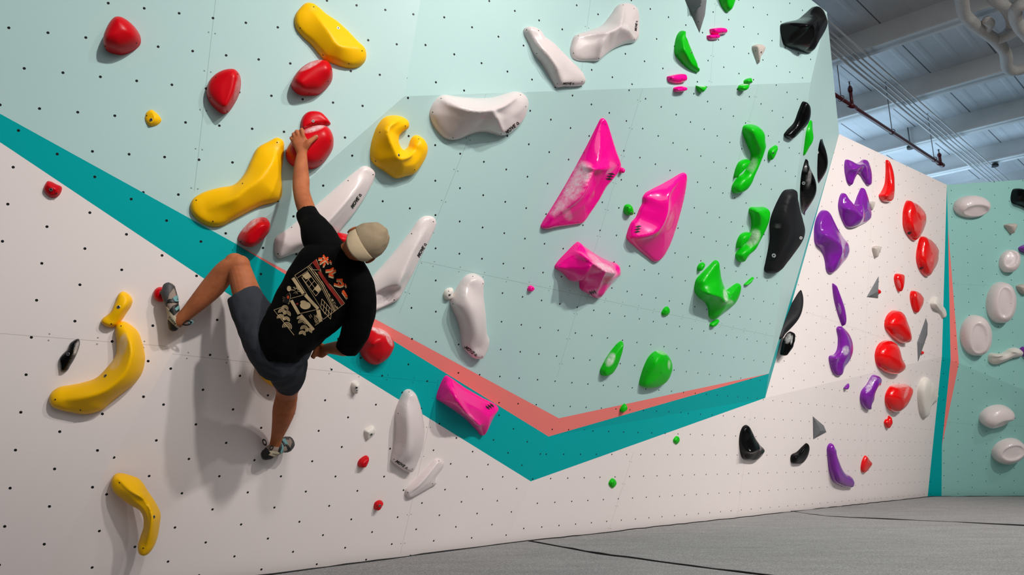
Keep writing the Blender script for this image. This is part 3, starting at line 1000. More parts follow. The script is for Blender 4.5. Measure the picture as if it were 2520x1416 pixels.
hold('C', 'L3', 'pink', 'deep pink block hold with a chalky scoop and a notch in its underside', [(190, 1172), (215, 1130), (280, 1060), (335, 1005), (360, 988), (385, 1005), (440, 1045), (510, 1090), (590, 1130), (645, 1150), (658, 1180), (655, 1230), (610, 1270), (560, 1330), (510, 1390), (490, 1398), (440, 1370), (375, 1330), (370, 1290), (360, 1272), (310, 1275), (250, 1220)], .26, ridge=[[(375, 1030, .25), (420, 1090, .7), (480, 1150, .95), (560, 1205), (630, 1220, .75)], [(400, 1100, .7), (300, 1140, .65), (225, 1165, .25)], [(470, 1170, .95), (430, 1230, .8), (400, 1265, .6)], [(560, 1210), (530, 1290, .75), (500, 1370, .3)]], kind='ridge', p=.85, smooth=3, screw=[(358, 1016), (231, 1156)], chalk=[(560, 1180, 110, 30, 28, .95), (480, 1110, 70, 20, 38, .6), (600, 1210, 40, 30, 20, .8)], zig=[(468, 1356, 68, 36)])
hold('C', 'L3', 'green', 'upper green hook hold with a fat rounded head', [(1553, 185), (1560, 150), (1600, 136), (1650, 145), (1690, 190), (1700, 240), (1708, 300), (1695, 350), (1670, 420), (1640, 490), (1610, 560), (1570, 610), (1530, 632), (1490, 637), (1475, 615), (1480, 580), (1515, 525), (1560, 490), (1590, 440), (1612, 380), (1615, 350), (1590, 290), (1565, 230)], .13, ridge=[[(1605, 185, .8), (1640, 250), (1665, 330, 1), (1640, 410, .9), (1600, 490, .7), (1530, 590, .6)]], screw=[(1578, 172), (1678, 376), (1497, 600)], chalk=[(1630, 430, 35, 60, 20, .5)], limb=.5)
hold('C', 'L3', 'green', 'small green flake wedged under the upper green hook', [(1490, 520), (1497, 480), (1520, 420), (1545, 398), (1590, 390), (1600, 410), (1580, 450), (1530, 500), (1500, 525)], .06, screw=[(1556, 456), (1500, 516)])
hold('C', 'L3', 'green', 'small green diamond hold right of the upper green hook', [(1737, 370), (1745, 325), (1775, 297), (1797, 288), (1803, 325), (1780, 375), (1750, 398)], .045, bolt=[(1779, 343)], screw=[(1763, 368)])
hold('C', 'L3', 'green', 'lower green hook hold with a chalky middle beside the matte black hold', [(1600, 755), (1610, 740), (1660, 738), (1720, 740), (1738, 770), (1735, 840), (1715, 900), (1680, 970), (1640, 1040), (1590, 1090), (1555, 1130), (1535, 1137), (1510, 1115), (1503, 1080), (1530, 1040), (1580, 1000), (1600, 940), (1618, 880), (1615, 820)], .13, ridge=[[(1665, 770, .7), (1680, 850), (1650, 940, .9), (1600, 1030, .7), (1540, 1100, .5)]], screw=[(1621, 761), (1724, 776), (1693, 924)], chalk=[(1635, 960, 50, 75, 28, .85)], limb=.5)
hold('C', 'L3', 'green', 'small green flake wedged under the lower green hook', [(1507, 1030), (1515, 980), (1540, 935), (1590, 918), (1610, 930), (1590, 980), (1560, 1010), (1515, 1035)], .06, screw=[(1567, 973)])
hold('C', 'L3', 'green', 'small green button hold between the two largest pink holds', [(690, 760), (700, 725), (730, 715), (750, 735), (760, 775), (745, 795), (715, 797), (695, 780)], .05, bolt=[(750, 779)], screw=[(722, 741)])
hold('C', 'L4', 'green', 'big green hold with two upright fins', [(795, 290), (793, 250), (805, 200), (840, 160), (890, 110), (935, 65), (955, 62), (965, 110), (975, 180), (990, 240), (1010, 285), (1050, 260), (1095, 230), (1115, 230), (1120, 260), (1105, 320), (1075, 375), (1045, 400), (990, 440), (945, 478), (915, 488), (895, 465), (893, 420), (870, 370), (820, 330)], .17, ridge=[[(950, 90, .3), (900, 200, .7), (850, 295, .8), (920, 310, 1), (990, 330, 1), (1030, 360, .9), (1085, 300, .55), (1110, 245, .3)]], kind='ridge', p=.75, smooth=3, screw=[(834, 200), (946, 90), (1112, 258), (1019, 355)], chalk=[(1020, 320, 18, 60, -12, .8), (1050, 365, 40, 20, 20, .5)])
hold('C', 'L4', 'green', 'tiny green chip at the upper left of the two finned green hold', [(812, 115), (830, 85), (860, 78), (862, 110), (840, 135), (815, 138)], .04)
hold('C', 'L4', 'green', 'thin green sliver at the upper right of the two finned green hold', [(1150, 240), (1180, 210), (1215, 182), (1220, 195), (1195, 230), (1165, 243)], .03)
hold('C', 'L4', 'green', 'tiny green chip on the long seam left of the two finned green hold', [(553, 440), (575, 405), (600, 398), (612, 430), (600, 455), (575, 467), (555, 455)], .045, kind='ridge', ridge=[[(595, 430)]])
hold('C', 'L4', 'green', 'tiny green chip hanging just below the two finned green hold', [(903, 525), (925, 505), (965, 490), (965, 512), (940, 540), (905, 543)], .035)
hold('C', 'L4', 'green', 'slim curved green hold with a white chalk patch', [(107, 860), (125, 820), (165, 750), (210, 690), (245, 655), (265, 648), (268, 690), (255, 760), (230, 830), (190, 880), (140, 900), (115, 895)], .09, ridge=[[(245, 690, .6), (200, 770), (150, 860, .6)]], screw=[(228, 679), (228, 812)], chalk=[(185, 785, 32, 60, 25, 1.0)], limb=.6)
hold('C', 'L4', 'green', 'rounded green hold low on the mint wall above the pink stripe', [(392, 960), (400, 910), (430, 820), (470, 750), (520, 718), (570, 728), (605, 770), (618, 820), (610, 870), (580, 930), (530, 970), (460, 987), (410, 980)], .14, ridge=[[(540, 760, .7), (535, 820, 1), (500, 875, 1), (440, 930, .6)]], kind='ridge', p=.5, smooth=3, screw=[(491, 768), (448, 870), (550, 880), (585, 757)], chalk=[(550, 730, 50, 15, 20, .5), (610, 820, 12, 40, 0, .6)])
hold('C', 'L4', 'green', 'tiny green chip on the pink stripe', [(248, 1155), (260, 1125), (285, 1102), (300, 1120), (300, 1145), (265, 1165)], .04, screw=[(259, 1152)])
hold('D3', 'M3', 'green', 'tiny green chip on the white wall below the corner of the teal stripe', [(1172, 855), (1195, 820), (1222, 832), (1228, 860), (1200, 890)], .04, kind='ridge', ridge=[[(1205, 852)]], screw=[(1207, 856)])
hold('D3', 'M3', 'green', 'tiny green chip on the white wall close under the long teal stripe', [(1640, 545), (1660, 515), (1682, 518), (1686, 545), (1665, 572)], .04, kind='ridge', ridge=[[(1668, 545)]])
hold('C', None, 'red', 'red hold half hidden behind the climber\'s cap', [(822, 580), (832, 573), (846, 575), (860, 580), (866, 592), (858, 602), (838, 600), (826, 592)], .07)
hold('C', 'L1', 'red', 'red hold with a chalky top edge on the pink stripe right of the climber\'s sleeve', [(1475, 1110), (1490, 1050), (1520, 990), (1560, 965), (1620, 965), (1690, 1000), (1727, 1060), (1725, 1100), (1690, 1170), (1630, 1215), (1580, 1227), (1530, 1205), (1490, 1160)], .14, ridge=[[(1560, 1090), (1640, 1065)]], screw=[(1485, 1110), (1630, 1200)], chalk=[(1640, 985, 110, 28, 22, .95), (1705, 1050, 20, 60, -25, .6)], limb=.5)
# ---- top panel
hold('B', 'K4', 'green', 'leaf shaped green hold on the bright top panel', [(295, 330), (310, 260), (340, 224), (365, 235), (395, 300), (440, 410), (470, 490), (462, 528), (430, 520), (380, 490), (330, 440), (295, 390)], .09, ridge=[[(345, 270, .6), (375, 370), (430, 480, .6)]], bolt=[(417, 381)], screw=[(318, 398)])
hold('B', 'K4', 'green', 'green hold cut off by the top edge of the picture', [(605, -60), (625, 25), (650, 70), (672, 90), (700, 75), (735, 20), (760, -60)], .09, ridge=[[(680, -50), (675, 50, .6)]], screw=[(684, 55)])
hold('B', 'K4', 'grey', 'dark grey pointed volume hanging from the top edge', [(340, -70), (475, 240), (515, 110), (535, -70)], .12, kind='ridge', ridge=[[(500, -60), (478, 120, .8)]], sharp=True, smooth=0, rim=.004, screw=[(468, 157)], name='wall_volume', cat='wall volume')
hold('B', 'K4', 'pink', 'upper pink bar of the pair right of the grey volume', [(548, 215), (560, 208), (655, 208), (668, 240), (655, 249), (560, 250)], .05, screw=[(585, 230), (645, 230)])
hold('B', 'K4', 'pink', 'lower pink bar of the pair right of the grey volume', [(527, 262), (540, 255), (612, 256), (612, 280), (535, 286)], .04, screw=[(545, 268), (600, 267)])
hold('B', 'K4', 'pink', 'wide pink bar just above the fold below the leaf shaped green hold', [(238, 560), (255, 550), (365, 543), (371, 590), (248, 593)], .05, screw=[(268, 572), (350, 572)])
hold('C', 'K4', 'pink', 'short pink bar just below the fold', [(286, 640), (370, 630), (375, 655), (290, 664)], .045, screw=[(298, 652), (360, 646)])
hold('B', 'K4', 'beige', 'pale grey wedge hold left of the big glossy black hold', [(855, 340), (880, 325), (930, 325), (957, 345), (950, 375), (925, 420), (897, 465), (880, 425), (865, 380)], .07, ridge=[[(905, 350), (900, 430, .5)]], bolt=[(924, 379)], screw=[(884, 369), (906, 441)])
hold('C', 'K4', 'green', 'green half round hold under the fold right of the short pink bar', [(449, 622), (470, 625), (528, 628), (520, 650), (485, 673), (460, 660)], .06, ridge=[[(480, 640)]], screw=[(500, 637)], chalk=[(490, 622, 40, 10, 5, .8)])
hold('C', 'K4', 'green', 'green hold under the fold, the lower one of a touching pair', [(752, 640), (765, 618), (830, 612), (815, 645), (785, 662), (758, 655)], .055, screw=[(780, 640)], chalk=[(800, 614, 40, 8, -5, .7)])
hold('B', 'K4', 'green', 'green chip on the fold, the upper one of a touching pair', [(796, 590), (810, 575), (845, 570), (848, 605), (815, 612), (798, 605)], .045, screw=[(823, 594)])
hold('B', 'K4', 'black', 'big glossy black faceted hold on the top right corner of the wall', [(1062, 185), (1090, 165), (1190, 140), (1240, 100), (1310, 47), (1345, 70), (1365, 110), (1385, 180), (1375, 220), (1330, 300), (1275, 383), (1200, 370), (1120, 345), (1085, 320), (1068, 260)], .24, ridge=[[(1075, 192, .5), (1140, 190, .8), (1225, 188, 1), (1300, 175, 1), (1340, 130, .7)], [(1310, 190, 1), (1310, 270, .8), (1278, 365, .35)]], kind='ridge', p=.7, smooth=1, screw=[(1272, 220), (1100, 300)])
hold('C', 'K4', 'black', 'curved black hold near the right edge above the green sliver', [(1087, 980), (1110, 945), (1160, 890), (1195, 800), (1225, 737), (1258, 760), (1265, 830), (1245, 900), (1190, 960), (1135, 1010), (1110, 1005)], .12, ridge=[[(1240, 775, .6), (1220, 850), (1180, 920, .9), (1115, 980, .5)]], kind='ridge', p=.6, smooth=2)
hold('E', 'K4', 'green', 'green sliver hold on the narrow edge of the wall', [(1222, 1130), (1232, 1040), (1247, 940), (1270, 868), (1264, 960), (1246, 1060)], .075, limb=0, ridge=[[(1262, 900, .4), (1244, 1010), (1228, 1105, .3)]])
hold('E', 'K4', 'black', 'pointed black leaf hold on the wall edge, the upper one of two', [(1292, 1390), (1285, 1330), (1288, 1200), (1302, 1050), (1330, 943), (1322, 1080), (1308, 1240)], .15, limb=0, ridge=[[(1322, 985, .25), (1306, 1100, .85), (1297, 1220, 1), (1291, 1360, .3)]], hexl=[(1330, 1107, 13)])
hold('E', 'L5', 'black', 'pointed black leaf hold on the wall edge, the lower one of two', [(266, 570), (252, 515), (252, 360), (264, 250), (290, 147), (284, 260), (274, 400)], .15, limb=0, ridge=[[(284, 185, .25), (268, 290, .9), (263, 400, 1), (262, 540, .3)]], hexl=[(288, 327, 13)], chalk=[(330, 290, 16, 90, 8, .35)])
hold('C', 'L5', 'mblack', 'large matte black wavy hold at the right edge of the mint wall', [(0, 955), (10, 900), (40, 740), (40, 620), (50, 570), (100, 450), (140, 385), (180, 372), (225, 378), (232, 420), (250, 510), (270, 580), (288, 660), (280, 720), (255, 770), (190, 860), (150, 910), (110, 955), (60, 982), (15, 975)], .14, ridge=[[(185, 430, .7), (160, 560, .9), (180, 680, 1), (130, 800, .9), (60, 920, .6)]], limb=.5, hexl=[(72, 853, 16), (268, 725, 12)], chalk=[(95, 640, 25, 18, 10, .25)])
hold('E', 'L4', 'mblack', 'dark flat blade shaped hold jutting from the wall edge', [(1394, 634), (1428, 505), (1470, 370), (1530, 167), (1500, 330), (1450, 500)], .16, limb=0, ridge=[[(1520, 215, .25), (1490, 320, .9), (1452, 450, 1), (1410, 590, .35)]])
hold('D3', 'L4', 'black', 'black hold with a chalky face low behind the wall edge', [(1418, 745), (1425, 700), (1440, 640), (1470, 590), (1500, 582), (1512, 640), (1500, 690), (1470, 730), (1435, 755)], .074, chalk=[(1475, 630, 22, 45, 20, .6), (1500, 640, 8, 40, 10, .6)])
# ---- right white wall
hold('D4', 'L5', 'purple', 'purple bow tie shaped hold at the top of the white wall', [(582, 200), (590, 158), (610, 160), (650, 185), (690, 175), (720, 155), (740, 165), (762, 220), (770, 280), (765, 340), (745, 345), (720, 310), (690, 265), (665, 255), (645, 290), (625, 345), (605, 330), (590, 280)], .124, ridge=[[(600, 220, .6), (630, 240, .9), (690, 215), (740, 200, .8), (755, 300, .5)], [(630, 240, .8), (615, 310, .4)]], kind='ridge', p=.6, smooth=4)
hold('D4', 'L5', 'rgloss', 'curved red horn hold at the top of the white wall', [(832, 420), (850, 390), (875, 330), (882, 240), (885, 160), (910, 175), (940, 235), (955, 310), (945, 400), (920, 455), (890, 468), (850, 455)], .124, ridge=[[(895, 190, .3), (925, 270, .8), (930, 350), (890, 430, .8)]])
hold('D4', 'L5', 'purple', 'purple hold with two upright horns under the bow tie shaped one', [(537, 490), (550, 420), (570, 398), (600, 440), (645, 490), (680, 410), (708, 360), (735, 410), (755, 490), (768, 550), (760, 590), (700, 628), (600, 652), (570, 610), (545, 540)], .155, ridge=[[(572, 430, .4), (600, 500, .8), (670, 530, 1), (720, 570, .9)], [(710, 400, .4), (725, 480, .8), (720, 550, .9)]], kind='ridge', p=.6, smooth=4)
hold('D4', 'L5', 'purple', 'largest purple hold, a twisted drop beside the teal wall edge', [(362, 700), (365, 640), (380, 580), (410, 530), (440, 522), (465, 545), (510, 640), (560, 720), (595, 760), (606, 820), (590, 870), (550, 920), (500, 975), (470, 985), (450, 960), (440, 890), (425, 840), (400, 800), (370, 770)], .174, ridge=[[(425, 580, .4), (440, 680, .8), (500, 730, 1), (560, 780, .95), (560, 850, .8), (485, 950, .4)]], kind='ridge', p=.6, smooth=4)
hold('D4', 'L5', 'rgloss', 'glossy red shield hold, the upper one of two with a black mark', [(1005, 590), (1010, 520), (1035, 455), (1070, 460), (1120, 485), (1160, 525), (1183, 575), (1175, 630), (1140, 700), (1100, 740), (1075, 745), (1040, 710), (1010, 650)], .149, ridge=[[(1060, 560), (1090, 660, .8)]], hexl=[])
hold('D4', 'L5', 'rgloss', 'glossy red shield hold, the lower one of two with a black mark', [(1103, 870), (1110, 800), (1135, 718), (1180, 722), (1230, 755), (1262, 800), (1272, 860), (1255, 920), (1210, 985), (1175, 1008), (1140, 980), (1110, 920)], .149, ridge=[[(1160, 820), (1180, 920, .8)]])
hold('D4', 'L5', 'beige', 'pale grey wedge half hidden behind the two horned purple hold', [(745, 470), (770, 460), (795, 465), (798, 485), (780, 520), (765, 530), (750, 500)], .056, screw=[(785, 475)])
hold('D4', 'L5', 'beige', 'pale grey wedge on the white wall left of the lower red shield', [(783, 795), (840, 790), (840, 815), (803, 872), (790, 840)], .062, screw=[(800, 805), (828, 803)])
hold('D4', 'L5', 'purple', 'thin purple blade hold on the white wall', [(496, 1055), (510, 1070), (540, 1140), (570, 1230), (580, 1310), (570, 1365), (545, 1310), (515, 1210), (500, 1130)], .062, chalk=[(550, 1240, 10, 45, -10, .5)], limb=.3)
hold('D4', 'L5', 'grey', 'light grey pyramid volume with a red chip at its right side', [(745, 1155), (832, 1003), (827, 1165)], .186, kind='ridge', ridge=[[(810, 1105)]], sharp=True, smooth=0, rim=.004, name='wall_volume', cat='wall volume', screw=[(780, 1145), (815, 1150)])
hold('D4', 'L5', 'rgloss', 'tiny red chip behind the light grey pyramid volume', [(822, 1100), (838, 1103), (846, 1118), (836, 1132), (822, 1130)], .035)
hold('D4', 'L5', 'rgloss', 'small red bean hold right of the light grey pyramid', [(942, 1020), (950, 990), (975, 983), (1000, 995), (1003, 1050), (990, 1100), (975, 1118), (955, 1080)], .074, chalk=[(980, 1060, 15, 40, -15, .25)], limb=.35)
hold('D4', 'L5', 'rgloss', 'small red wedge hold left of the white twisted hold', [(1058, 1150), (1065, 1115), (1085, 1107), (1130, 1130), (1158, 1170), (1145, 1220), (1100, 1273), (1075, 1240)], .087, ridge=[[(1085, 1150), (1140, 1165, .8)]])
hold('D4', 'L5', 'cream', 'white twisted hold by the teal corner stripe', [(1205, 1200), (1220, 1165), (1245, 1150), (1265, 1190), (1305, 1245), (1312, 1290), (1295, 1308), (1270, 1270), (1235, 1245), (1210, 1225)], .087, ridge=[[(1240, 1175), (1270, 1230), (1300, 1280, .6)]], kind='ridge', p=.5, smooth=3)
hold('D4', None, 'rgloss', 'glossy red hold shaped like a bean, the upper of a touching stacked pair', [(2176, 797), (2181, 779), (2195, 765), (2209, 766), (2220, 785), (2228, 809), (2231, 830), (2228, 843), (2217, 846), (2200, 836), (2187, 822), (2177, 808)], .149, chalk=[(2212, 830, 16, 7, 30, .3)], limb=.35)
hold('D4', 'L6', 'rgloss', 'glossy red hold shaped like an egg, the lower of a touching stacked pair', [(803, 290), (810, 240), (835, 195), (880, 172), (920, 178), (945, 210), (965, 270), (990, 330), (988, 380), (960, 412), (920, 418), (860, 395), (815, 350)], .155, chalk=[(920, 395, 40, 15, 10, .3)], screw=[(903, 198)], limb=.35)
hold('D4', 'L6', 'grey', 'tall grey diamond volume by the teal corner stripe', [(1112, 185), (1175, 8), (1188, 50), (1186, 130), (1117, 330)], .136, kind='ridge', ridge=[[(1150, 170)]], sharp=True, smooth=0, rim=.004, name='wall_volume', cat='wall volume')
hold('D4', 'L6', 'rgloss', 'tiny red chip on the lower right of the tall grey diamond volume', [(1133, 262), (1143, 248), (1154, 255), (1152, 268), (1140, 275)], .035)
hold('D4', 'L6', 'purple', 'curved purple boomerang hold with a chalky bend', [(470, 290), (510, 270), (530, 230), (535, 150), (525, 85), (545, 67), (575, 85), (610, 130), (632, 190), (634, 250), (610, 320), (570, 375), (555, 420), (530, 432), (500, 410), (480, 360)], .124, ridge=[[(550, 100, .5), (590, 180, .9), (590, 250, 1), (540, 310, .9), (530, 400, .5)]], kind='ridge', p=.6, smooth=4, chalk=[(595, 245, 28, 40, 10, .8)])
hold('D3', 'L6', 'purple', 'purple bone shaped hold with chalk left of the red dome', [(695, 590), (705, 540), (745, 490), (780, 430), (810, 422), (840, 445), (845, 490), (815, 515), (795, 560), (785, 620), (765, 670), (740, 675), (710, 645)], .124, ridge=[[(810, 450, .8), (775, 510), (745, 600), (745, 650, .6)]], chalk=[(770, 500, 22, 60, 25, .8), (800, 450, 25, 18, 0, .5)], limb=.6)
hold('D3', 'L6', 'rgloss', 'red dome hold with a chalky upper rim', [(877, 580), (890, 540), (920, 500), (980, 490), (1040, 495), (1053, 515), (1040, 570), (1000, 650), (950, 690), (910, 680), (880, 635)], .136, chalk=[(980, 500, 85, 18, 2, .6), (1035, 550, 14, 60, 20, .4)], limb=.35)
hold('D4', 'L6', 'purple', 'tiny purple chip left of the bone shaped purple hold', [(583, 520), (600, 495), (615, 485), (615, 510), (600, 530)], .031)
hold('D3', 'L6', 'rgloss', 'tiny red heart shaped hold below the red dome', [(870, 765), (880, 745), (895, 740), (903, 718), (918, 740), (920, 770), (892, 810), (875, 790)], .056, limb=.35)
hold('D3', 'L6', 'cream', 'white double egg hold beside the teal corner stripe', [(1112, 580), (1118, 510), (1140, 455), (1170, 435), (1200, 460), (1240, 510), (1262, 570), (1250, 620), (1215, 660), (1190, 710), (1155, 733), (1130, 700)], .124, ridge=[[(1165, 490, .9), (1160, 590), (1160, 690, .8)], [(1225, 560, .75), (1220, 620, .6)]], smooth=4, screw=[(1148, 708)])
hold('D3', 'M4', 'black', 'glossy black fin hold low on the white wall', [(350, 460), (355, 390), (375, 340), (405, 325), (425, 350), (455, 420), (490, 465), (522, 502), (500, 545), (460, 580), (410, 582), (372, 565)], .155, ridge=[[(400, 345, .3), (400, 450, .8), (420, 530, 1), (500, 500, .7)]], kind='ridge', p=.65, smooth=3)
hold('D3', 'M4', 'black', 'small glossy black hold below the grey pyramid low on the wall', [(722, 570), (728, 545), (770, 520), (810, 480), (840, 457), (850, 490), (835, 550), (800, 600), (760, 610), (728, 600)], .105, ridge=[[(835, 490, .4), (800, 550), (750, 570, .8)]], kind='ridge', p=.6, smooth=3)
hold('D3', 'M4', 'grey', 'grey pyramid volume low on the white wall', [(885, 262), (965, 330), (985, 378), (888, 430)], .155, kind='ridge', ridge=[[(928, 365)]], sharp=True, smooth=0, rim=.004, name='wall_volume', cat='wall volume', screw=[(899, 300), (900, 395)])
hold('D3', 'M4', 'purple', 'long purple banana hold low on the white wall', [(988, 490), (1000, 465), (1022, 458), (1040, 510), (1080, 610), (1120, 670), (1175, 715), (1178, 740), (1165, 775), (1130, 777), (1080, 765), (1030, 735), (1005, 670), (992, 570)], .105, ridge=[[(1012, 500, .7), (1035, 610), (1075, 700), (1145, 745, .7)]], limb=.6)
hold('D3', 'M4', 'rgloss', 'small red triangle hold right of the purple banana hold', [(1232, 650), (1240, 590), (1262, 548), (1290, 575), (1307, 603), (1285, 640), (1250, 673)], .081, kind='ridge', p=.6, ridge=[[(1262, 575, .5), (1275, 610), (1250, 650, .5)]])
# ---- back wall
def egg(fac, cr, cx, cy, rx, ry, ang, label, h, inner=None):
    ca, sa = math.cos(math.radians(ang)), math.sin(math.radians(ang))
    e = lambda a, b, X, Y, n=14: [(X + a * math.cos(2 * math.pi * i / n) * ca - b * math.sin(2 * math.pi * i / n) * sa, Y + a * math.cos(2 * math.pi * i / n) * sa + b * math.sin(2 * math.pi * i / n) * ca) for i in range(n)]
    inn = [(e(inner[2], inner[3], inner[0], inner[1]), inner[4], .35)] if inner else []
    hold(fac, cr, 'white', label, e(rx, ry, cx, cy), h, inner=inn, screw=[(cx + rx * .8 * ca, cy + rx * .8 * sa), (cx - rx * .85 * ca, cy - rx * .85 * sa)], limb=.5, smooth=6, bulge=.45)

egg('F1', 'L5', 1500, 498, 127, 83, 0, 'wide white egg hold highest on the back wall', .18, (1500, 535, 85, 38, -.05))
hold('F1', 'L5', 'black', 'black hold at the right picture edge high on the back wall', [(1790, 440), (1805, 375), (1830, 365), (1900, 375), (1990, 400), (1990, 540), (1850, 490), (1800, 470)], .2)
hold('F1', 'L5', 'beige', 'pale grey wedge below the wide white egg', [(1740, 632), (1830, 625), (1828, 655), (1795, 697), (1760, 660)], .1, screw=[(1760, 640), (1812, 640)])
egg('F1', 'L5', 1776, 895, 70, 86, 20, 'small tilted white egg hold in the middle row of the back wall', .16, (1750, 880, 32, 58, -.04))
hold('F1', 'L5', 'purple', 'purple hold cut off by the picture edge above the small white egg', [(1845, 800), (1870, 780), (1920, 770), (1970, 790), (1960, 835), (1860, 825)], .12)
egg('F1', 'L5', 1712, 1195, 101, 152, 3, 'tall white egg hold with a leaf shaped groove, the upper right of a tall pair', .22, (1685, 1190, 42, 105, -.05))
hold('F1', 'L5', 'beige', 'pale grey wedge at the picture edge beside the tall white egg', [(1828, 1075), (1900, 1060), (1950, 1085), (1920, 1120), (1870, 1135)], .1)
egg('F1', 'L6', 1530, 135, 108, 150, -3, 'tall white egg hold with a leaf shaped groove, the lower left of a tall pair', .22, (1500, 150, 48, 105, -.05))
hold('F1', 'L6', 'cream', 'white wavy moustache hold below the tall white eggs', [(1625, 290), (1640, 265), (1720, 265), (1780, 230), (1830, 225), (1870, 255), (1860, 285), (1800, 300), (1730, 330), (1670, 347), (1630, 325)], .18, ridge=[[(1650, 290, .6), (1730, 285), (1800, 255, 1), (1850, 265, .6)]], kind='ridge', p=.6, smooth=3)
hold('F1', 'L6', 'purple', 'purple hold cut off by the picture edge beside the white wavy hold', [(1855, 240), (1870, 218), (1910, 220), (1960, 250), (1940, 310), (1875, 280)], .12)
egg('F2', 'L6', 1682, 722, 123, 82, -12, 'white egg hold with a smooth lip, the upper of two low on the back wall', .2, (1700, 760, 75, 38, -.05))
egg('F2', 'L6', 1770, 972, 122, 88, -18, 'white egg hold with an oval dimple, lowest on the back wall', .2, (1760, 955, 78, 42, -.05))
# ---- lower left white wall
hold('D1', 'K6', 'red', 'small red chip just under the left end of the teal stripe', [(318, 80), (330, 40), (350, 17), (370, 20), (410, 40), (448, 60), (445, 95), (420, 130), (375, 138), (345, 120)], .045, ridge=[[(350, 50), (400, 80), (410, 110, .8)]], kind='ridge', p=.6, bolt=[(371, 79)], screw=[(409, 107)])
hold('D1', 'K6', 'black', 'small black faceted hold with a chalky right edge', [(432, 1310), (450, 1280), (490, 1240), (510, 1195), (545, 1170), (570, 1163), (580, 1190), (570, 1240), (540, 1310), (510, 1360), (485, 1397), (447, 1398), (437, 1350)], .06, ridge=[[(552, 1185, .7), (525, 1250), (480, 1360, .7)]], kind='ridge', p=.6, bolt=[(495, 1275)], screw=[(518, 1220)], chalk=[(555, 1230, 14, 60, 18, .9)])
hold('D1', 'K6', 'yellow', 'small yellow hold on top of the large bent yellow hold', [(735, 1040), (745, 1015), (800, 970), (835, 900), (860, 840), (890, 820), (930, 835), (962, 880), (955, 920), (920, 975), (880, 1035), (850, 1070), (800, 1080), (760, 1065)], .07, ridge=[[(900, 860, .7), (890, 930), (800, 1030, .7)]], bolt=[(861, 933)], screw=[(808, 1055)], limb=.4)
hold('D1', None, 'yellow', 'large yellow bent hold with worn chalk on its inner face', [(284, 813), (288, 799), (302, 791), (319, 798), (339, 816), (349, 840), (357, 877), (355, 900), (349, 920), (332, 944), (298, 971), (271, 993), (251, 1010), (210, 1020), (180, 1016), (146, 1008), (129, 1000), (122, 981), (127, 966), (146, 953), (173, 948), (203, 942), (237, 930), (261, 907), (285, 874), (288, 847)], .15, ridge=[[(305, 812, .5), (318, 850, .9), (318, 885, 1), (300, 925, 1), (262, 958, .95), (215, 975, .85), (155, 985, .5)]], kind='ridge', p=.6, smooth=4, bolt=[(260, 926)], screw=[(298, 803), (136, 984), (198, 1010)], chalk=[(302, 850, 12, 32, 10, .55), (285, 890, 14, 26, 30, .35)])
hold('D1', 'M1', 'yellow', 'curved yellow banana hold lowest on the left white wall', [(808, 860), (815, 815), (840, 788), (880, 783), (930, 795), (1000, 820), (1040, 860), (1070, 910), (1130, 1000), (1165, 1080), (1160, 1150), (1145, 1240), (1120, 1310), (1080, 1365), (1045, 1377), (1010, 1360), (1000, 1310), (1020, 1240), (1042, 1170), (1040, 1090), (1015, 1045), (950, 1010), (880, 960), (830, 915)], .13, ridge=[[(860, 830, .5), (940, 910, .8), (1040, 980, 1), (1095, 1080, 1), (1090, 1180, .9), (1060, 1320, .5)]], kind='ridge', p=.6, smooth=3, bolt=[(1115, 1101)], screw=[(868, 851), (1040, 1327)])
FOOT_HOLD = hold('D1', 'K6', 'red', 'round red knob under the climber\'s left shoe', [(1165 + 54 * math.cos(i * math.pi / 6), 840 + 54 * math.sin(i * math.pi / 6)) for i in range(12)], .05, bolt=[(1172, 828)])
hold('D2', None, 'yellow', 'yellow hold peeking out behind the climber\'s thigh', [(630, 892), (640, 880), (665, 900), (695, 920), (705, 940), (690, 955), (660, 945), (640, 925)], .09, limb=.4)
hold('D2', 'M2', 'cream', 'small white nub highest of the small holds under the teal stripe', [(775, 205), (785, 180), (810, 170), (832, 185), (835, 225), (822, 255), (800, 265), (785, 250)], .05, bolt=[(818, 220)], screw=[(822, 240)])
hold('D2', 'M2', 'cream', 'small white pyramid nub left of the tall white slab', [(872, 530), (890, 515), (935, 496), (950, 545), (915, 580), (888, 600), (875, 570)], .055, kind='ridge', ridge=[[(912, 535)]], bolt=[(926, 560)])
hold('D2', 'M2', 'white', 'tall white slab hold crossing the lower edge of the teal stripe', [(1098, 400), (1110, 350), (1140, 280), (1170, 238), (1200, 230), (1230, 245), (1260, 300), (1285, 380), (1300, 460), (1308, 540), (1300, 640), (1275, 720), (1240, 800), (1210, 832), (1170, 825), (1110, 790), (1065, 745), (1068, 710), (1090, 600), (1095, 500)], .12, ridge=[[(1190, 300, .5), (1200, 420, .9), (1205, 560, 1), (1200, 690, .95), (1160, 780, .4)]], kind='dome', bulge=.34, screw=[(1199, 252), (1121, 408), (1091, 740), (1223, 812)], move=[(1150, 780, 33, 32)])
hold('D2', 'M2', 'white', 'slim white bar hold tilted below the tall white slab', [(1170, 965), (1250, 880), (1340, 790), (1390, 740), (1420, 735), (1447, 760), (1435, 800), (1385, 870), (1395, 910), (1360, 930), (1280, 975), (1200, 1015), (1175, 1010)], .07, ridge=[[(1405, 770, .5), (1340, 860, .9), (1280, 930, 1), (1200, 985, .5)]], kind='ridge', p=.6, screw=[(1190, 981), (1370, 918), (1416, 752)], chalk=[])
hold('D2', 'M2', 'red', 'small red chip low on the white wall, the upper one', [(826, 765), (840, 740), (885, 712), (903, 720), (905, 755), (885, 795), (850, 800), (828, 790)], .05, bolt=[], screw=[(880, 771)], ridge=[[(870, 740), (870, 780)]])
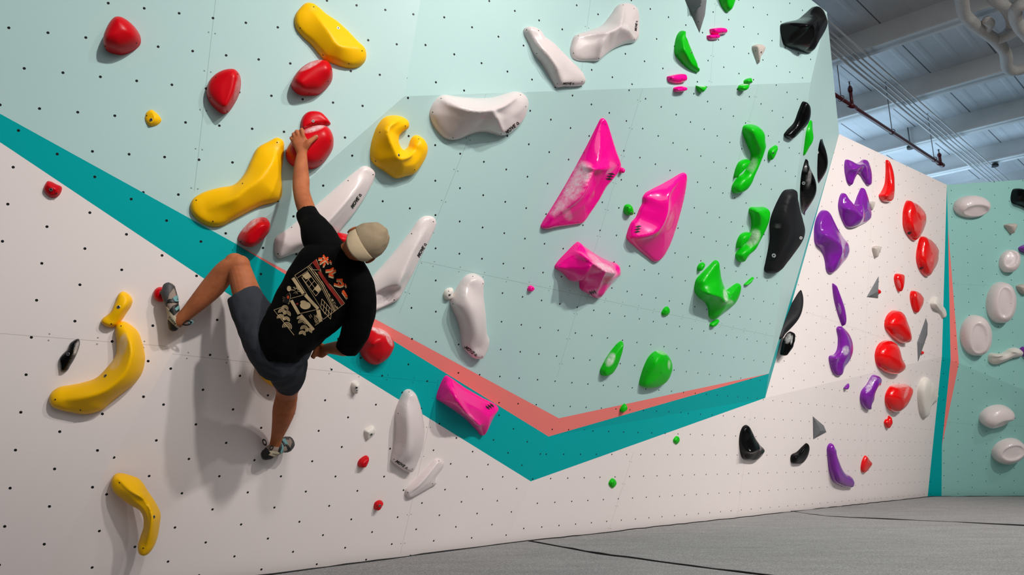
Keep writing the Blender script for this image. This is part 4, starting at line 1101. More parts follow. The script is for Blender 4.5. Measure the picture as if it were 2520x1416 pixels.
hold('D2', 'M2', 'red', 'small red egg chip low on the white wall, the lower one', [(942, 1085), (950, 1055), (980, 1037), (1005, 1045), (1003, 1070), (985, 1100), (960, 1108), (945, 1103)], .05, bolt=[(988, 1078)])
hold('D2', 'M2', 'pink', 'pink block hold across the teal stripe', [(1398, 300), (1400, 270), (1420, 210), (1455, 140), (1470, 130), (1500, 145), (1600, 215), (1720, 285), (1838, 355), (1835, 380), (1800, 430), (1750, 530), (1725, 567), (1690, 530), (1610, 450), (1530, 390), (1440, 330)], .2, ridge=[[(1475, 160, .25), (1530, 250, .75), (1580, 340, 1), (1650, 430, 1), (1720, 500, .6)]], kind='ridge', p=.75, smooth=3, screw=[(1461, 178), (1422, 287)], zig=[(1785, 357, 55, 42)], chalk=[(1650, 430, 40, 12, 45, .3)])
for o in list(COL.objects):
    if o.get('label') in ('glossy red shield hold, the upper one of two with a black mark', 'glossy red shield hold, the lower one of two with a black mark'):
        x, y = px('L5', *((1055, 690) if 'upper' in o['label'] else (1143, 945)))
        decal('logo', bvh_of(o), xf([[(-.6, 0), (-.1, -.4), (.7, -.2), (.3, .2), (-.1, .5)]], x, y, -10, 9), M_INK, o)
# ---------------------------------------------------------------- the climber
bpy.context.view_layer.update()

def skin_mat():
    t = NT('skin')
    ob = t.n('ShaderNodeTexCoord').outputs['Object']
    f = t.ramp(t.noise(16, 5, 0.6, ob), 0.3, 0.7)
    c = t.mix(f, lin(166, 94, 58), lin(190, 114, 74))
    t.set(Base_Color=c, Roughness=0.62)
    t.b.inputs['Specular IOR Level'].default_value = 0.25
    t.b.inputs['Subsurface Weight'].default_value = 0.15
    t.b.inputs['Subsurface Radius'].default_value = (0.012, 0.005, 0.003)
    return t.m

def cloth_mat(name, col, scale=420, rough=0.9, fold=0.5):
    t = NT(name)
    ob = t.n('ShaderNodeTexCoord').outputs['Object']
    f = t.ramp(t.noise(scale, 2, 0.5, ob), 0.3, 0.7)
    c = t.mix(f, tuple(v * 0.8 for v in col[:3]) + (1,), col)
    t.set(Base_Color=c, Roughness=rough)
    t.b.inputs['Specular IOR Level'].default_value = 0.12
    b1 = t.n('ShaderNodeBump')
    b1.inputs['Strength'].default_value = 0.2
    b1.inputs['Distance'].default_value = 0.001
    t.put(b1.inputs['Height'], f)
    b2_ = t.n('ShaderNodeBump')
    b2_.inputs['Strength'].default_value = fold
    b2_.inputs['Distance'].default_value = 0.02
    t.put(b2_.inputs['Height'], t.noise(9, 2, 0.5, ob))
    t.put(b2_.inputs['Normal'], b1.outputs[0])
    t.put(t.b.inputs['Normal'], b2_.outputs[0])
    return t.m

def tube(bm, pts, ref=None, round_ends=(True, True), k=20, n=6):
    """swept limb: pts = [(Vector, a, b)], a across the picture side, b along ref (depth)"""
    q = spline3([(*p, a, b) for p, a, b in pts], n)
    P_ = [Vector(v[:3]) for v in q]
    A = [max(v[3], 1e-4) for v in q]
    B = [max(v[4], 1e-4) for v in q]
    ref = (CO - P_[0]).normalized() if ref is None else ref
    rings = []

    def ring(c, tan, a, b, s=1.0):
        x = tan.cross(ref).normalized()
        y = x.cross(tan).normalized()
        return [bm.verts.new(c + x * (a * s * math.cos(2 * math.pi * i / k)) + y * (b * s * math.sin(2 * math.pi * i / k))) for i in range(k)]
    T_ = [(P_[min(i + 1, len(P_) - 1)] - P_[max(i - 1, 0)]).normalized() for i in range(len(P_))]
    if round_ends[0]:
        r = min(A[0], B[0])
        for ph in (80, 60, 40, 20):
            rings.append(ring(P_[0] - T_[0] * (r * math.sin(math.radians(ph))), T_[0], A[0], B[0], math.cos(math.radians(ph))))
    for i in range(len(P_)):
        rings.append(ring(P_[i], T_[i], A[i], B[i]))
    if round_ends[1]:
        r = min(A[-1], B[-1])
        for ph in (20, 40, 60, 80):
            rings.append(ring(P_[-1] + T_[-1] * (r * math.sin(math.radians(ph))), T_[-1], A[-1], B[-1], math.cos(math.radians(ph))))
    for a, b in zip(rings[:-1], rings[1:]):
        for i in range(k):
            bm.faces.new((a[i], a[(i + 1) % k], b[(i + 1) % k], b[i]))
    bm.faces.new(list(reversed(rings[0])))
    bm.faces.new(rings[-1])

def ball(bm, c, ax, rad):
    """ellipsoid with axes ax (3 unit vectors) and radii rad"""
    r = bmesh.ops.create_uvsphere(bm, u_segments=24, v_segments=16, radius=1)
    for v in r['verts']:
        p = v.co.copy()
        v.co = c + ax[0] * (p.x * rad[0]) + ax[1] * (p.y * rad[1]) + ax[2] * (p.z * rad[2])

def fuse(bm, name, voxel, it=6, fac=0.5):
    """melt overlapping closed volumes into one continuous surface"""
    bmesh.ops.recalc_face_normals(bm, faces=bm.faces)
    me = bpy.data.meshes.new(name)
    bm.to_mesh(me)
    bm.free()
    o = bpy.data.objects.new(name, me)
    COL.objects.link(o)
    m = o.modifiers.new('r', 'REMESH')
    m.mode, m.voxel_size, m.use_smooth_shade = 'VOXEL', voxel, True
    if it:
        s = o.modifiers.new('s', 'SMOOTH')
        s.factor, s.iterations = fac, it
    dg = bpy.context.evaluated_depsgraph_get()
    new = bpy.data.meshes.new_from_object(o.evaluated_get(dg))
    bpy.data.objects.remove(o)
    new.name = name
    for p in new.polygons:
        p.use_smooth = True
    return new

def zsurf(o, x, y, lift):
    b = bvh_of(o)
    h = b.ray_cast(CO, ray(x, y).normalized())
    return proj(h[0])[2] - lift if h[0] is not None else None

L = lambda x, y, Z, a, b=None: (at(x, y, Z), a, b if b is not None else a)
VIEW = ray(760, 700).normalized()
bm = bmesh.new()
# torso under the shirt, neck
tube(bm, [L(848, 630, 3.37, .05, .05), L(815, 665, 3.385, .105, .075), L(765, 750, 3.395, .12, .08), L(715, 820, 3.41, .11, .085), L(690, 862, 3.42, .105, .09)])
tube(bm, [L(836, 640, 3.37, .055), L(860, 620, 3.35, .053), L(890, 603, 3.33, .056)])
# head: axes = towards the crown, ear to ear, away from the camera
crown = (at(955, 570, 3.30) - at(893, 605, 3.30)).normalized()
back = -VIEW
ear = crown.cross(back).normalized()
back = ear.cross(crown).normalized()
HC = at(896, 600, 3.31)
ball(bm, HC, (crown, ear, back), (.102, .076, .092))
ball(bm, HC - crown * .055 - back * .05, (crown, ear, back), (.075, .06, .062))     # jaw
ball(bm, HC - crown * .03 - back * .102, (crown, ear, back), (.026, .013, .02))      # nose
ball(bm, HC - crown * .075 - back * .088, (crown, ear, back), (.012, .025, .014))    # lips
ball(bm, HC + crown * .005 - back * .088, (crown, ear, back), (.012, .055, .014))    # brow
for sgn in (-1, 1):
    ec = HC + ear * (sgn * .082) - crown * .012 + back * .004
    tilt = (back + ear * sgn * .55).normalized()
    ball(bm, ec, (crown, tilt, crown.cross(tilt)), (.031, .019, .008))
# raised left arm
tube(bm, [L(805, 612, 3.385, .05), L(776, 566, 3.42, .042), L(753, 512, 3.50, .045), L(742, 474, 3.56, .042), L(741, 445, 3.60, .043, .04), L(741, 410, 3.635, .036, .033), L(743, 378, 3.665, .026, .022)])
SH = lambda X, Y: (680 + X * .09534, 290 + Y * .09534)
ph = [SH(640, 880), SH(620, 720), SH(585, 560)]
tube(bm, [L(743, 380, 3.665, .026, .02), L(*SH(640, 740), 3.668, .037, .021), L(*SH(610, 620), 3.668, .041, .019), L(*SH(570, 530), 3.668, .038, .016)])
for (mx_, my_), (qx, qy), r in (((690, 490), (660, 325), .0118), ((585, 505), (535, 372), .0118), ((500, 560), (455, 440), .0112), ((440, 620), (392, 535), .0098)):
    zq = 3.672
    tube(bm, [L(*SH(mx_, my_), 3.668, r * 1.1), L(*SH((mx_ + qx) / 2, (my_ + qy) / 2), 3.666, r), L(*SH(qx, qy), zq, r), L(*SH(qx - 8, qy - 14), zq + .022, r * .95), L(*SH(qx + 4, qy + 8), zq + .05, r * .85)], k=12, n=4)
zt = zsurf(HAND_HOLD, *SH(1030, 480), .009) or 3.67
zt = min(zt, 3.70)
tube(bm, [L(*SH(740, 740), 3.668, .022, .018), L(*SH(835, 640), 3.668, .0165, .015), L(*SH(925, 570), (3.668 + zt) / 2, .0132), L(*SH(1030, 490), zt, .0118)], k=12, n=4)
# right arm hanging, forearm turned in behind the hip
tube(bm, [L(865, 672, 3.38, .05), L(886, 708, 3.37, .045), L(884, 780, 3.375, .044), L(876, 838, 3.40, .043), L(853, 856, 3.46, .042), L(830, 857, 3.53, .036), L(806, 858, 3.59, .027, .023)])
RH = lambda X, Y: (740 + X * .08475, 800 + Y * .08475)
tube(bm, [L(807, 858, 3.59, .026, .022), L(*RH(660, 740), 3.61, .032, .018), L(*RH(580, 770), 3.62, .036, .017), L(*RH(520, 790), 3.62, .032, .013)])
for (ax, ay), (bx, by), (tx, ty), r in (((560, 650), (450, 655), (415, 700), .0092), ((530, 735), (415, 765), (400, 815), .0094), ((505, 815), (370, 845), (385, 900), .009), ((480, 880), (330, 905), (385, 960), .008)):
    tube(bm, [L(*RH(ax, ay), 3.62, r * 1.1), L(*RH((ax + bx) / 2, (ay + by) / 2), 3.60, r), L(*RH(bx, by), 3.59, r), L(*RH((bx + tx) / 2 - 8, (by + ty) / 2), 3.585, r), L(*RH(tx, ty), 3.60, r * .85)], k=12, n=4)
tube(bm, [L(*RH(680, 660), 3.60, .015), L(*RH(610, 590), 3.60, .012), L(*RH(545, 570), 3.61, .0105), L(*RH(490, 600), 3.63, .009)], k=12, n=4)
# legs
tube(bm, [L(668, 850, 3.43, .09), L(638, 790, 3.44, .078), L(606, 718, 3.46, .067), L(590, 668, 3.48, .058), L(578, 648, 3.49, .052)])
tube(bm, [L(590, 652, 3.48, .05, .052), L(560, 664, 3.485, .054), L(525, 705, 3.50, .057, .056), L(490, 742, 3.50, .046, .05), L(460, 772, 3.50, .034, .038), L(440, 790, 3.50, .032, .036)])
ball(bm, at(580, 644, 3.49), (crown, ear, back), (.042, .04, .042))
tube(bm, [L(700, 870, 3.43, .105), L(706, 905, 3.53, .09), L(708, 945, 3.66, .068), L(707, 966, 3.74, .056), L(706, 985, 3.77, .055)])
tube(bm, [L(707, 962, 3.74, .052), L(700, 1005, 3.81, .062, .06), L(692, 1040, 3.88, .05, .052), L(682, 1075, 3.95, .034, .036), L(676, 1100, 3.985, .032, .036)])
body = fuse(bm, 'person', 0.0036, 4, 0.5)
body.materials.append(skin_mat())
PERSON = bpy.data.objects.new('person', body)
COL.objects.link(PERSON)
tag(PERSON, 'person climbing in a black printed t-shirt, dark shorts and backward beige cap', 'person')
for x, y, r in ((1040, 478, 1), ):     # thumb nail
    h = bvh_of(PERSON).ray_cast(CO, ray(*SH(x, y)).normalized())
    if h[0] is not None:
        bmn = bmesh.new()
        e = (at(*SH(1060, 462), 3.6) - at(*SH(1020, 495), 3.6)).normalized()
        nn = h[1]
        ball(bmn, h[0], (e, nn.cross(e).normalized(), nn), (.0062, .0048, .0016))
        me = bpy.data.meshes.new('thumb_nail')
        bmn.to_mesh(me)
        bmn.free()
        link('thumb_nail', me, PERSON, simple('nail', lin(214, 165, 145), 0.3))

def wrinkle(me, amp, scale, seed=0):
    import mathutils.noise as mn
    nor = [v.normal.copy() for v in me.vertices]
    co = [v.co.copy() for v in me.vertices]
    out = []
    for c, n_ in zip(co, nor):
        q = c * scale + Vector((seed, 0, 0))
        out.extend(c + n_ * (amp * mn.noise(Vector((q.x, q.y, q.z * 0.55)))))
    me.vertices.foreach_set('co', out)
    me.update()

# shirt
bm = bmesh.new()
tube(bm, [L(858, 618, 3.365, .064, .066), L(846, 632, 3.37, .10, .085), L(828, 655, 3.37, .165, .10), L(800, 697, 3.37, .182, .112), L(770, 745, 3.38, .178, .118), L(734, 792, 3.39, .159, .122), L(707, 835, 3.40, .137, .125), L(698, 864, 3.41, .113, .124), L(696, 884, 3.415, .098, .12)], round_ends=(False, False), k=32)
tube(bm, [L(812, 628, 3.37, .085, .075), L(783, 578, 3.40, .082, .07), L(765, 545, 3.44, .064, .062), L(754, 522, 3.475, .053, .055)], round_ends=(True, False), k=24)
tube(bm, [L(858, 662, 3.37, .08, .075), L(884, 700, 3.36, .076, .07), L(893, 745, 3.36, .07, .068), L(880, 800, 3.37, .068, .064), L(866, 838, 3.40, .062, .06), L(855, 862, 3.425, .058, .058)], round_ends=(True, False), k=24)
shirt = fuse(bm, 't_shirt', 0.006, 7, 0.5)
wrinkle(shirt, 0.013, 9)
wrinkle(shirt, 0.004, 28, 3)
M_SHIRT = cloth_mat('black_cotton', lin(7, 7, 8))
SHIRT = link('t_shirt', shirt, PERSON, M_SHIRT)
SHIRT['label'] = 'black t-shirt with a printed back'
# shorts
bm = bmesh.new()
tube(bm, [L(712, 835, 3.405, .125, .105), L(694, 862, 3.42, .128, .118), L(686, 880, 3.43, .12, .12)], round_ends=(True, True), k=28)
tube(bm, [L(680, 872, 3.43, .118, .118), L(650, 828, 3.43, .114, .108), L(626, 778, 3.44, .098, .094), L(600, 724, 3.455, .081, .082)], round_ends=(True, False), k=28)
tube(bm, [L(690, 868, 3.43, .118, .12), L(702, 896, 3.50, .106, .11), L(708, 922, 3.58, .088, .094), L(711, 940, 3.65, .076, .084)], round_ends=(True, False), k=28)
shorts = fuse(bm, 'shorts', 0.006, 5, 0.5)
wrinkle(shorts, 0.010, 11, 5)
wrinkle(shorts, 0.003, 34, 8)
SHORTS = link('shorts', shorts, PERSON, cloth_mat('charcoal_shorts', lin(62, 65, 72), fold=0.7))
SHORTS['label'] = 'dark charcoal shorts'
# cap worn backwards
def cap_mat(n, c):
    return cloth_mat(n, c, 600, 0.85, 0.35)
bm = bmesh.new()
r = bmesh.ops.create_uvsphere(bm, u_segments=48, v_segments=32, radius=1)
for v in list(bm.verts):
    p = v.co.copy()
    v.co = HC + crown * (.014 + p.z * .112) + ear * (p.x * .088) + back * (p.y * .106)
cutn = (crown + back * .10).normalized()
bmesh.ops.bisect_plane(bm, geom=bm.verts[:] + bm.edges[:] + bm.faces[:], plane_co=HC + crown * .012, plane_no=cutn, clear_inner=True)
me = bpy.data.meshes.new('cap')
bm.to_mesh(me)
bm.free()
for q in me.polygons:
    q.use_smooth = True
CAP = link('cap', me, PERSON, cap_mat('beige_cap_cloth', lin(176, 156, 128)))
m = CAP.modifiers.new('thickness', 'SOLIDIFY')
m.thickness, m.offset = 0.003, 1
import mathutils.noise as mnz
for v in me.vertices:
    d_ = (v.co - HC).normalized()
    k_ = max(0, (v.co - HC).dot(crown) / .11)
    v.co += d_ * (0.008 * k_ * mnz.noise(v.co * 24) + 0.004 * k_ * mnz.noise(v.co * 60))
CAP['label'] = 'beige cap worn backwards'
# its bill over the nape
bm = bmesh.new()
rows = []
for j in range(9):
    s_ = j / 8
    row = []
    for i in range(25):
        a = math.radians(-64 + 128 * i / 24)
        inx, iny = math.sin(a) * .086, math.cos(a) * .105
        base = HC + crown * (.010 - .004 * iny / .1) + ear * inx + back * iny
        reach = .068 * math.cos(a * 1.15) ** 0.55 if abs(a * 1.15) < math.pi / 2 else 0
        out = (-crown * .86 + back * .40).normalized()
        row.append(bm.verts.new(base + out * (reach * s_) + back * (0.006 * math.sin(s_ * math.pi)) - back * (0.012 * (inx / .086) ** 2 * s_)))
    rows.append(row)
for a, b in zip(rows[:-1], rows[1:]):
    for i in range(24):
        bm.faces.new((a[i], a[i + 1], b[i + 1], b[i]))
me = bpy.data.meshes.new('cap_bill')
bm.to_mesh(me)
bm.free()
for q in me.polygons:
    q.use_smooth = True
BILL = link('cap_bill', me, CAP, cap_mat('pale_beige_bill', lin(206, 184, 152)))
m = BILL.modifiers.new('thickness', 'SOLIDIFY')
m.thickness = 0.004
def ring_mesh(name, c, n, R_, r, mat, parent, sx=1.0, axis=None):
    bm = bmesh.new()
    x = axis.normalized() if axis is not None else n.orthogonal().normalized()
    y = n.cross(x).normalized()
    K, k = 20, 8
    V = []
    for i in range(K):
        a = 2 * math.pi * i / K
        d_ = x * (math.cos(a) * sx) + y * math.sin(a)
        V.append([bm.verts.new(c + d_ * (R_ + r * math.cos(2 * math.pi * j / k)) + n * (r * math.sin(2 * math.pi * j / k))) for j in range(k)])
    for i in range(K):
        for j in range(k):
            bm.faces.new((V[i][j], V[(i + 1) % K][j], V[(i + 1) % K][(j + 1) % k], V[i][(j + 1) % k]))
    me = bpy.data.meshes.new(name)
    bm.to_mesh(me)
    bm.free()
    for q in me.polygons:
        q.use_smooth = True
    return link(name, me, parent, mat)

# climbing shoes
M_SUEDE = cloth_mat('grey_beige_suede', lin(158, 140, 128), 700, 0.9, 0.1)
M_RUB = simple('grey_rubber', lin(70, 68, 70), 0.6)
M_BRUB = simple('black_rubber', lin(22, 21, 22), 0.55)
M_TEALW = cloth_mat('pale_teal_webbing', lin(120, 170, 172), 900, 0.85, 0.05)
M_BAND = simple('pale_heel_band', lin(190, 178, 150), 0.6)

def inpoly(x, y, poly):
    return bool(inside(np.array([[x, y]], float), poly)[0])

def shoe(label, tubes, parts, loops):
    bm = bmesh.new()
    for t_ in tubes:
        tube(bm, t_, k=20)
    me = fuse(bm, 'climbing_shoe', 0.0021, 8, 0.5)
    o = link('climbing_shoe', me, PERSON, M_SUEDE)
    if label:
        o['label'] = label
    bmf = bmesh.new()
    bmf.from_mesh(me)
    bmf.normal_update()
    cen = [(proj(f.calc_center_median())[:2]) for f in bmf.faces]
    pc = np.array(cen)
    for i, (nm, poly, mt, off) in enumerate(parts):
        msk = inside(pc, np.array(poly, float))
        vm, vs, fs = {}, [], []
        for f, k_ in zip(bmf.faces, msk):
            if k_:
                for v in f.verts:
                    if v.index not in vm:
                        vm[v.index] = len(vs)
                        vs.append(v.co + v.normal * off)
                fs.append([vm[v.index] for v in f.verts])
        if not fs:
            continue
        # keep the one connected piece
        par_ = list(range(len(vs)))
        def root_(i):
            while par_[i] != i:
                par_[i] = par_[par_[i]]
                i = par_[i]
            return i
        for f in fs:
            for k_ in f[1:]:
                par_[root_(k_)] = root_(f[0])
        cnt = {}
        for f in fs:
            cnt[root_(f[0])] = cnt.get(root_(f[0]), 0) + 1
        big = max(cnt, key=cnt.get)
        fs = [f for f in fs if root_(f[0]) == big]
        use = sorted({i for f in fs for i in f})
        new_ = {i: j for j, i in enumerate(use)}
        vs, fs = [vs[i] for i in use], [[new_[i] for i in f] for f in fs]
        m2 = bpy.data.meshes.new(nm)
        m2.from_pydata(vs, [], fs)
        for q in m2.polygons:
            q.use_smooth = True
        c = link(nm, m2, o, mt)
        sd = c.modifiers.new('thickness', 'SOLIDIFY')
        sd.thickness, sd.offset = off * 0.8, -1
    bmf.free()
    for c, n_, R_, r, mt, sx, ax in loops:
        ring_mesh('pull_loop', c, n_, R_, r, mt, o, sx, ax)
    return o

LS = lambda X, Y: (380 + X * .10591, 680 + Y * .10591)
lz = 3.515
sh1 = shoe('left climbing shoe toeing on the red knob',
           [[L(*LS(335, 270), lz, .028, .026), L(*LS(340, 400), lz - .004, .034, .030), L(*LS(385, 560), lz - .008, .031, .032), L(*LS(425, 740), lz - .012, .027, .036), L(*LS(455, 930), lz - .014, .027, .036), L(*LS(450, 1080), lz - .012, .026, .033), L(*LS(445, 1175), lz - .008, .022, .027)],
            [L(*LS(470, 900), lz - .012, .03, .036), L(*LS(530, 1040), lz - .014, .034, .036)]],
           [('toe_rubber', [LS(*q) for q in ((150, 200), (330, 150), (460, 230), (420, 310), (350, 400), (320, 520), (290, 680), (240, 720), (160, 420))], M_RUB, .0022),
            ('sole', [LS(*q) for q in ((420, 220), (520, 250), (560, 480), (520, 470), (480, 330))], M_RUB, .0020),
            ('heel_band', [LS(*q) for q in ((235, 690), (300, 730), (470, 920), (640, 1110), (540, 1210), (300, 980))], M_BAND, .0024),
            ('heel_rubber', [LS(*q) for q in ((280, 980), (420, 1120), (530, 1200), (620, 1100), (720, 1100), (600, 1350), (300, 1350))], M_BRUB, .0022),
            ('ankle_cuff', [LS(*q) for q in ((350, 800), (430, 690), (560, 640), (640, 640), (600, 780), (450, 920))], M_BRUB, .0030),
            ('strap', [LS(*q) for q in ((320, 540), (430, 530), (540, 430), (600, 600), (620, 640), (470, 620), (300, 620))], M_BRUB, .0034),
            ('strap', [LS(*q) for q in ((420, 510), (520, 450), (545, 530), (500, 540), (600, 610), (470, 590))], M_TEALW, .0048),
            ('strap', [LS(*q) for q in ((465, 760), (600, 640), (650, 670), (500, 815))], M_TEALW, .0048)],
           [(at(*LS(760, 1090), lz - .03), ray(450, 790).normalized(), .010, .0035, M_BRUB, 2.0, at(*LS(900, 1050), 3.5) - at(*LS(640, 1100), 3.5)),
            (at(*LS(850, 1075), lz - .03), ray(450, 790).normalized(), .0075, .003, M_TEALW, 1.3, at(*LS(900, 1050), 3.5) - at(*LS(640, 1100), 3.5))])
q = place_text(text_polys('SCARPA', 0.0, 0.02), *LS(430, 1025), 52, 4.6)
decal('logo', bvh_of(sh1), q, M_INK, sh1, 0.0042)
RS = lambda X, Y: (630 + X * .06356, 1060 + Y * .06356)
rz = 4.01
sh2 = shoe('right climbing shoe smearing flat on the white wall',
           [[L(*RS(1330, 470), rz + .015, .036, .02), L(*RS(1180, 540), rz + .005, .046, .024), L(*RS(980, 640), rz - .01, .036, .03), L(*RS(760, 770), rz - .03, .032, .034), L(*RS(520, 880), rz - .05, .034, .034), L(*RS(400, 930), rz - .055, .03, .03)],
            [L(*RS(700, 700), rz - .04, .036, .036), L(*RS(560, 820), rz - .05, .036, .036)]],
           [('toe_rubber', [RS(*q) for q in ((980, 320), (1280, 180), (1450, 250), (1530, 480), (1400, 760), (1150, 880), (1100, 840), (1230, 760), (1340, 650), (1410, 440), (1320, 280), (1280, 360), (1120, 340))], M_RUB, .0022),
            ('heel_band', [RS(*q) for q in ((520, 790), (860, 830), (940, 870), (700, 1020), (480, 940))], M_BAND, .0024),
            ('heel_rubber', [RS(*q) for q in ((200, 900), (330, 640), (480, 740), (560, 880), (450, 960), (680, 1000), (560, 1160), (260, 1160))], M_BRUB, .0024),
            ('ankle_cuff', [RS(*q) for q in ((850, 820), (950, 480), (990, 440), (980, 700), (930, 860))], M_BRUB, .0030),
            ('strap', [RS(*q) for q in ((960, 360), (1180, 560), (1260, 570), (1340, 720), (1250, 780), (1180, 600), (1090, 610))], M_BRUB, .0034),
            ('strap', [RS(*q) for q in ((960, 340), (1120, 320), (1240, 540), (1140, 540))], M_TEALW, .0048),
            ('strap', [RS(*q) for q in ((970, 420), (1060, 640), (1030, 830), (960, 880), (920, 860), (1000, 660))], M_TEALW, .0048)],
           [(at(*RS(330, 460), rz - .06), ray(651, 1090).normalized(), .0085, .0026, M_BRUB, 1.9, at(*RS(400, 600), 4) - at(*RS(300, 360), 4)),
            (at(*RS(600, 670), rz - .085), ray(668, 1102).normalized(), .0085, .0026, M_BRUB, 1.4, at(*RS(560, 760), 4) - at(*RS(640, 580), 4))])
q = place_text(text_polys('SCARPA', 0.0, 0.02), *RS(740, 915), 12, 2.6)
decal('logo', bvh_of(sh2), q, M_INK, sh2, 0.0042)

# ---------------------------------------------------------------- print on the back of the shirt
M_CREAM = simple('cream_print', lin(214, 186, 142), 0.9)
M_ORANGE = simple('orange_print', lin(244, 82, 20), 0.9)
M_REDP = simple('brick_red_print', lin(150, 34, 20), 0.9)
M_BLK = simple('black_print', lin(6, 6, 7), 0.9)
PR = lambda X, Y: (660 + X * .15537, 620 + Y * .15537)
PRINT = []

def pfill(pts, k=0):
    PRINT.append(([PR(*q) for q in pts], k))

def pline(pts, w_=5, k=0):
    for (x0, y0), (x1, y1) in zip(pts[:-1], pts[1:]):
        d_ = math.hypot(x1 - x0, y1 - y0) or 1
        nx, ny = -(y1 - y0) / d_ * w_ / 2, (x1 - x0) / d_ * w_ / 2
        m_ = max(1, int(d_ / 60))
        for j in range(m_):
            a, b = j / m_, (j + 1) / m_
            pfill([(x0 + (x1 - x0) * a + nx, y0 + (y1 - y0) * a + ny), (x0 + (x1 - x0) * b + nx, y0 + (y1 - y0) * b + ny), (x0 + (x1 - x0) * b - nx, y0 + (y1 - y0) * b - ny), (x0 + (x1 - x0) * a - nx, y0 + (y1 - y0) * a - ny)], k)

def grid_fill(a, b, c, d, k, nu=4, nv=4):
    """a quad cut into small cells so that it hugs the cloth"""
    f = lambda u, v: ((a[0] * (1 - u) + b[0] * u) * (1 - v) + (d[0] * (1 - u) + c[0] * u) * v, (a[1] * (1 - u) + b[1] * u) * (1 - v) + (d[1] * (1 - u) + c[1] * u) * v)
    for i in range(nu):
        for j in range(nv):
            pfill([f(i / nu, j / nv), f((i + 1) / nu, j / nv), f((i + 1) / nu, (j + 1) / nv), f(i / nu, (j + 1) / nv)], k)

# lettering: strokes in the print's own slant, pale shadow first, orange above
def stroke(pts, w_=38):
    for dx, dy, k in ((-2, 26, 0), (0, 0, 1)):
        for (x0, y0), (x1, y1) in zip(pts[:-1], pts[1:]):
            d_ = math.hypot(x1 - x0, y1 - y0)
            nx, ny = -(y1 - y0) / d_ * w_ / 2, (x1 - x0) / d_ * w_ / 2
            grid_fill((x0 + nx + dx, y0 + ny + dy), (x1 + nx + dx, y1 + ny + dy), (x1 - nx + dx, y1 - ny + dy), (x0 - nx + dx, y0 - ny + dy), k, 3, 1)
GLYPHS = (((885, 135), 82, (((-.9, -.42), (.9, -.42)), ((0, -1), (0, .95)), ((-.45, .05), (-.85, .7)), ((.45, .05), (.85, .7)), ((.72, -1.05), (.86, -.78)), ((1.04, -1.05), (1.18, -.78))), 25),
          ((1005, 322), 76, (((-.5, -.85), (-.5, 0), (-.95, .85)), ((.12, -.95), (.12, .8), (.95, .1))), 29),
          ((1125, 500), 78, (((-.3, -1), (-.95, .05)), ((-.5, -.6), (.65, -.6), (.45, .1), (-.55, .95)), ((-.4, -.1), (.3, .4)), ((.78, -1.05), (.92, -.78)), ((1.1, -1.05), (1.24, -.78))), 25),
          ((1215, 668), 78, (((-.85, 0), (.85, 0)),), 42))
for (gx0, gy0), sz, sts, wd in GLYPHS:
    for st in sts:
        stroke([(gx0 + sz * (x * .555 - y * .832), gy0 + sz * (x * .832 + y * .555)) for x, y in st], wd if len(st) > 2 or abs(st[0][1] - st[1][1]) > .4 or wd > 40 or st[0][1] > -1 else 15)
# house front: roof band, eaves, posts, windows, hangings
for i in range(9):
    a, b = i / 9, (i + 1) / 9
    f = lambda t, o: (830 + (1205 - 830) * t + o * 22, 300 + (815 - 300) * t - o * 12)
    s0, s1_ = 18 * math.sin(a * 3.1), 18 * math.sin(b * 3.1)
    pfill([(f(a, 0)[0] - s0, f(a, 0)[1]), (f(b, 0)[0] - s1_, f(b, 0)[1]), (f(b, -2)[0] - s1_, f(b, -2)[1]), (f(a, -2)[0] - s0, f(a, -2)[1])], 2)
grid_fill((762, 120), (830, 270), (790, 290), (700, 170), 2, 4, 3)
pline([(425, 375), (640, 230), (765, 120), (830, 280), (870, 420), (1000, 540), (1210, 815), (1050, 940), (870, 1070), (425, 375)], 6)
pline([(640, 235), (700, 285), (820, 290), (860, 430), (1155, 845)], 6)
for o in (0, 26, 52):
    pline([(620 + o * .9, 245 - o * .5), (835 + o * .9, 545 - o * .4), (1035 + o * .6, 950 - o * .5)], 12 if o == 26 else 6)
pline([(465, 415), (635, 300)], 6)
random.seed(4)
for i in range(70):
    a, b = random.random(), random.random()
    x, y = 720 + 370 * a + (70 - 80 * a) * b, 290 + 560 * a + 60 * b
    pline([(x, y), (x + 14, y + 24)], 4)
for (ax, ay, bx, by, cx_, cy_) in ((630, 320, 840, 600, 545, 380), (850, 745, 1005, 920, 830, 850)):
    for i in range(5):
        t = i / 4
        x0, y0 = ax + (bx - ax) * t, ay + (by - ay) * t
        pline([(x0, y0), (x0 + cx_ - ax, y0 + cy_ - ay + 40)], 7)
    for s_ in (0, .5, 1):
        pline([(ax + (cx_ - ax) * s_, ay + (cy_ - ay + 40) * s_), (bx + (cx_ - ax) * s_, by + (cy_ - ay + 40) * s_)], 7)
grid_fill((630, 318), (690, 398), (600, 440), (540, 380), 0, 3, 3)
grid_fill((790, 510), (840, 590), (790, 640), (725, 590), 0, 3, 3)
pline([(430, 385), (870, 1070)], 6)
pline([(530, 400), (900, 990)], 5)
for a, b, w_ in (((395, 415), (560, 665), 52), ((590, 685), (790, 900), 50), ((370, 770), (490, 985), 48), ((515, 1000), (720, 1235), 46), ((790, 920), (830, 1105), 60)):
    d_ = math.hypot(b[0] - a[0], b[1] - a[1])
    nx, ny = -(b[1] - a[1]) / d_ * w_ / 2, (b[0] - a[0]) / d_ * w_ / 2
    grid_fill((a[0] + nx, a[1] + ny), (b[0] + nx, b[1] + ny), (b[0] - nx, b[1] - ny), (a[0] - nx, a[1] - ny), 0, 5, 2)
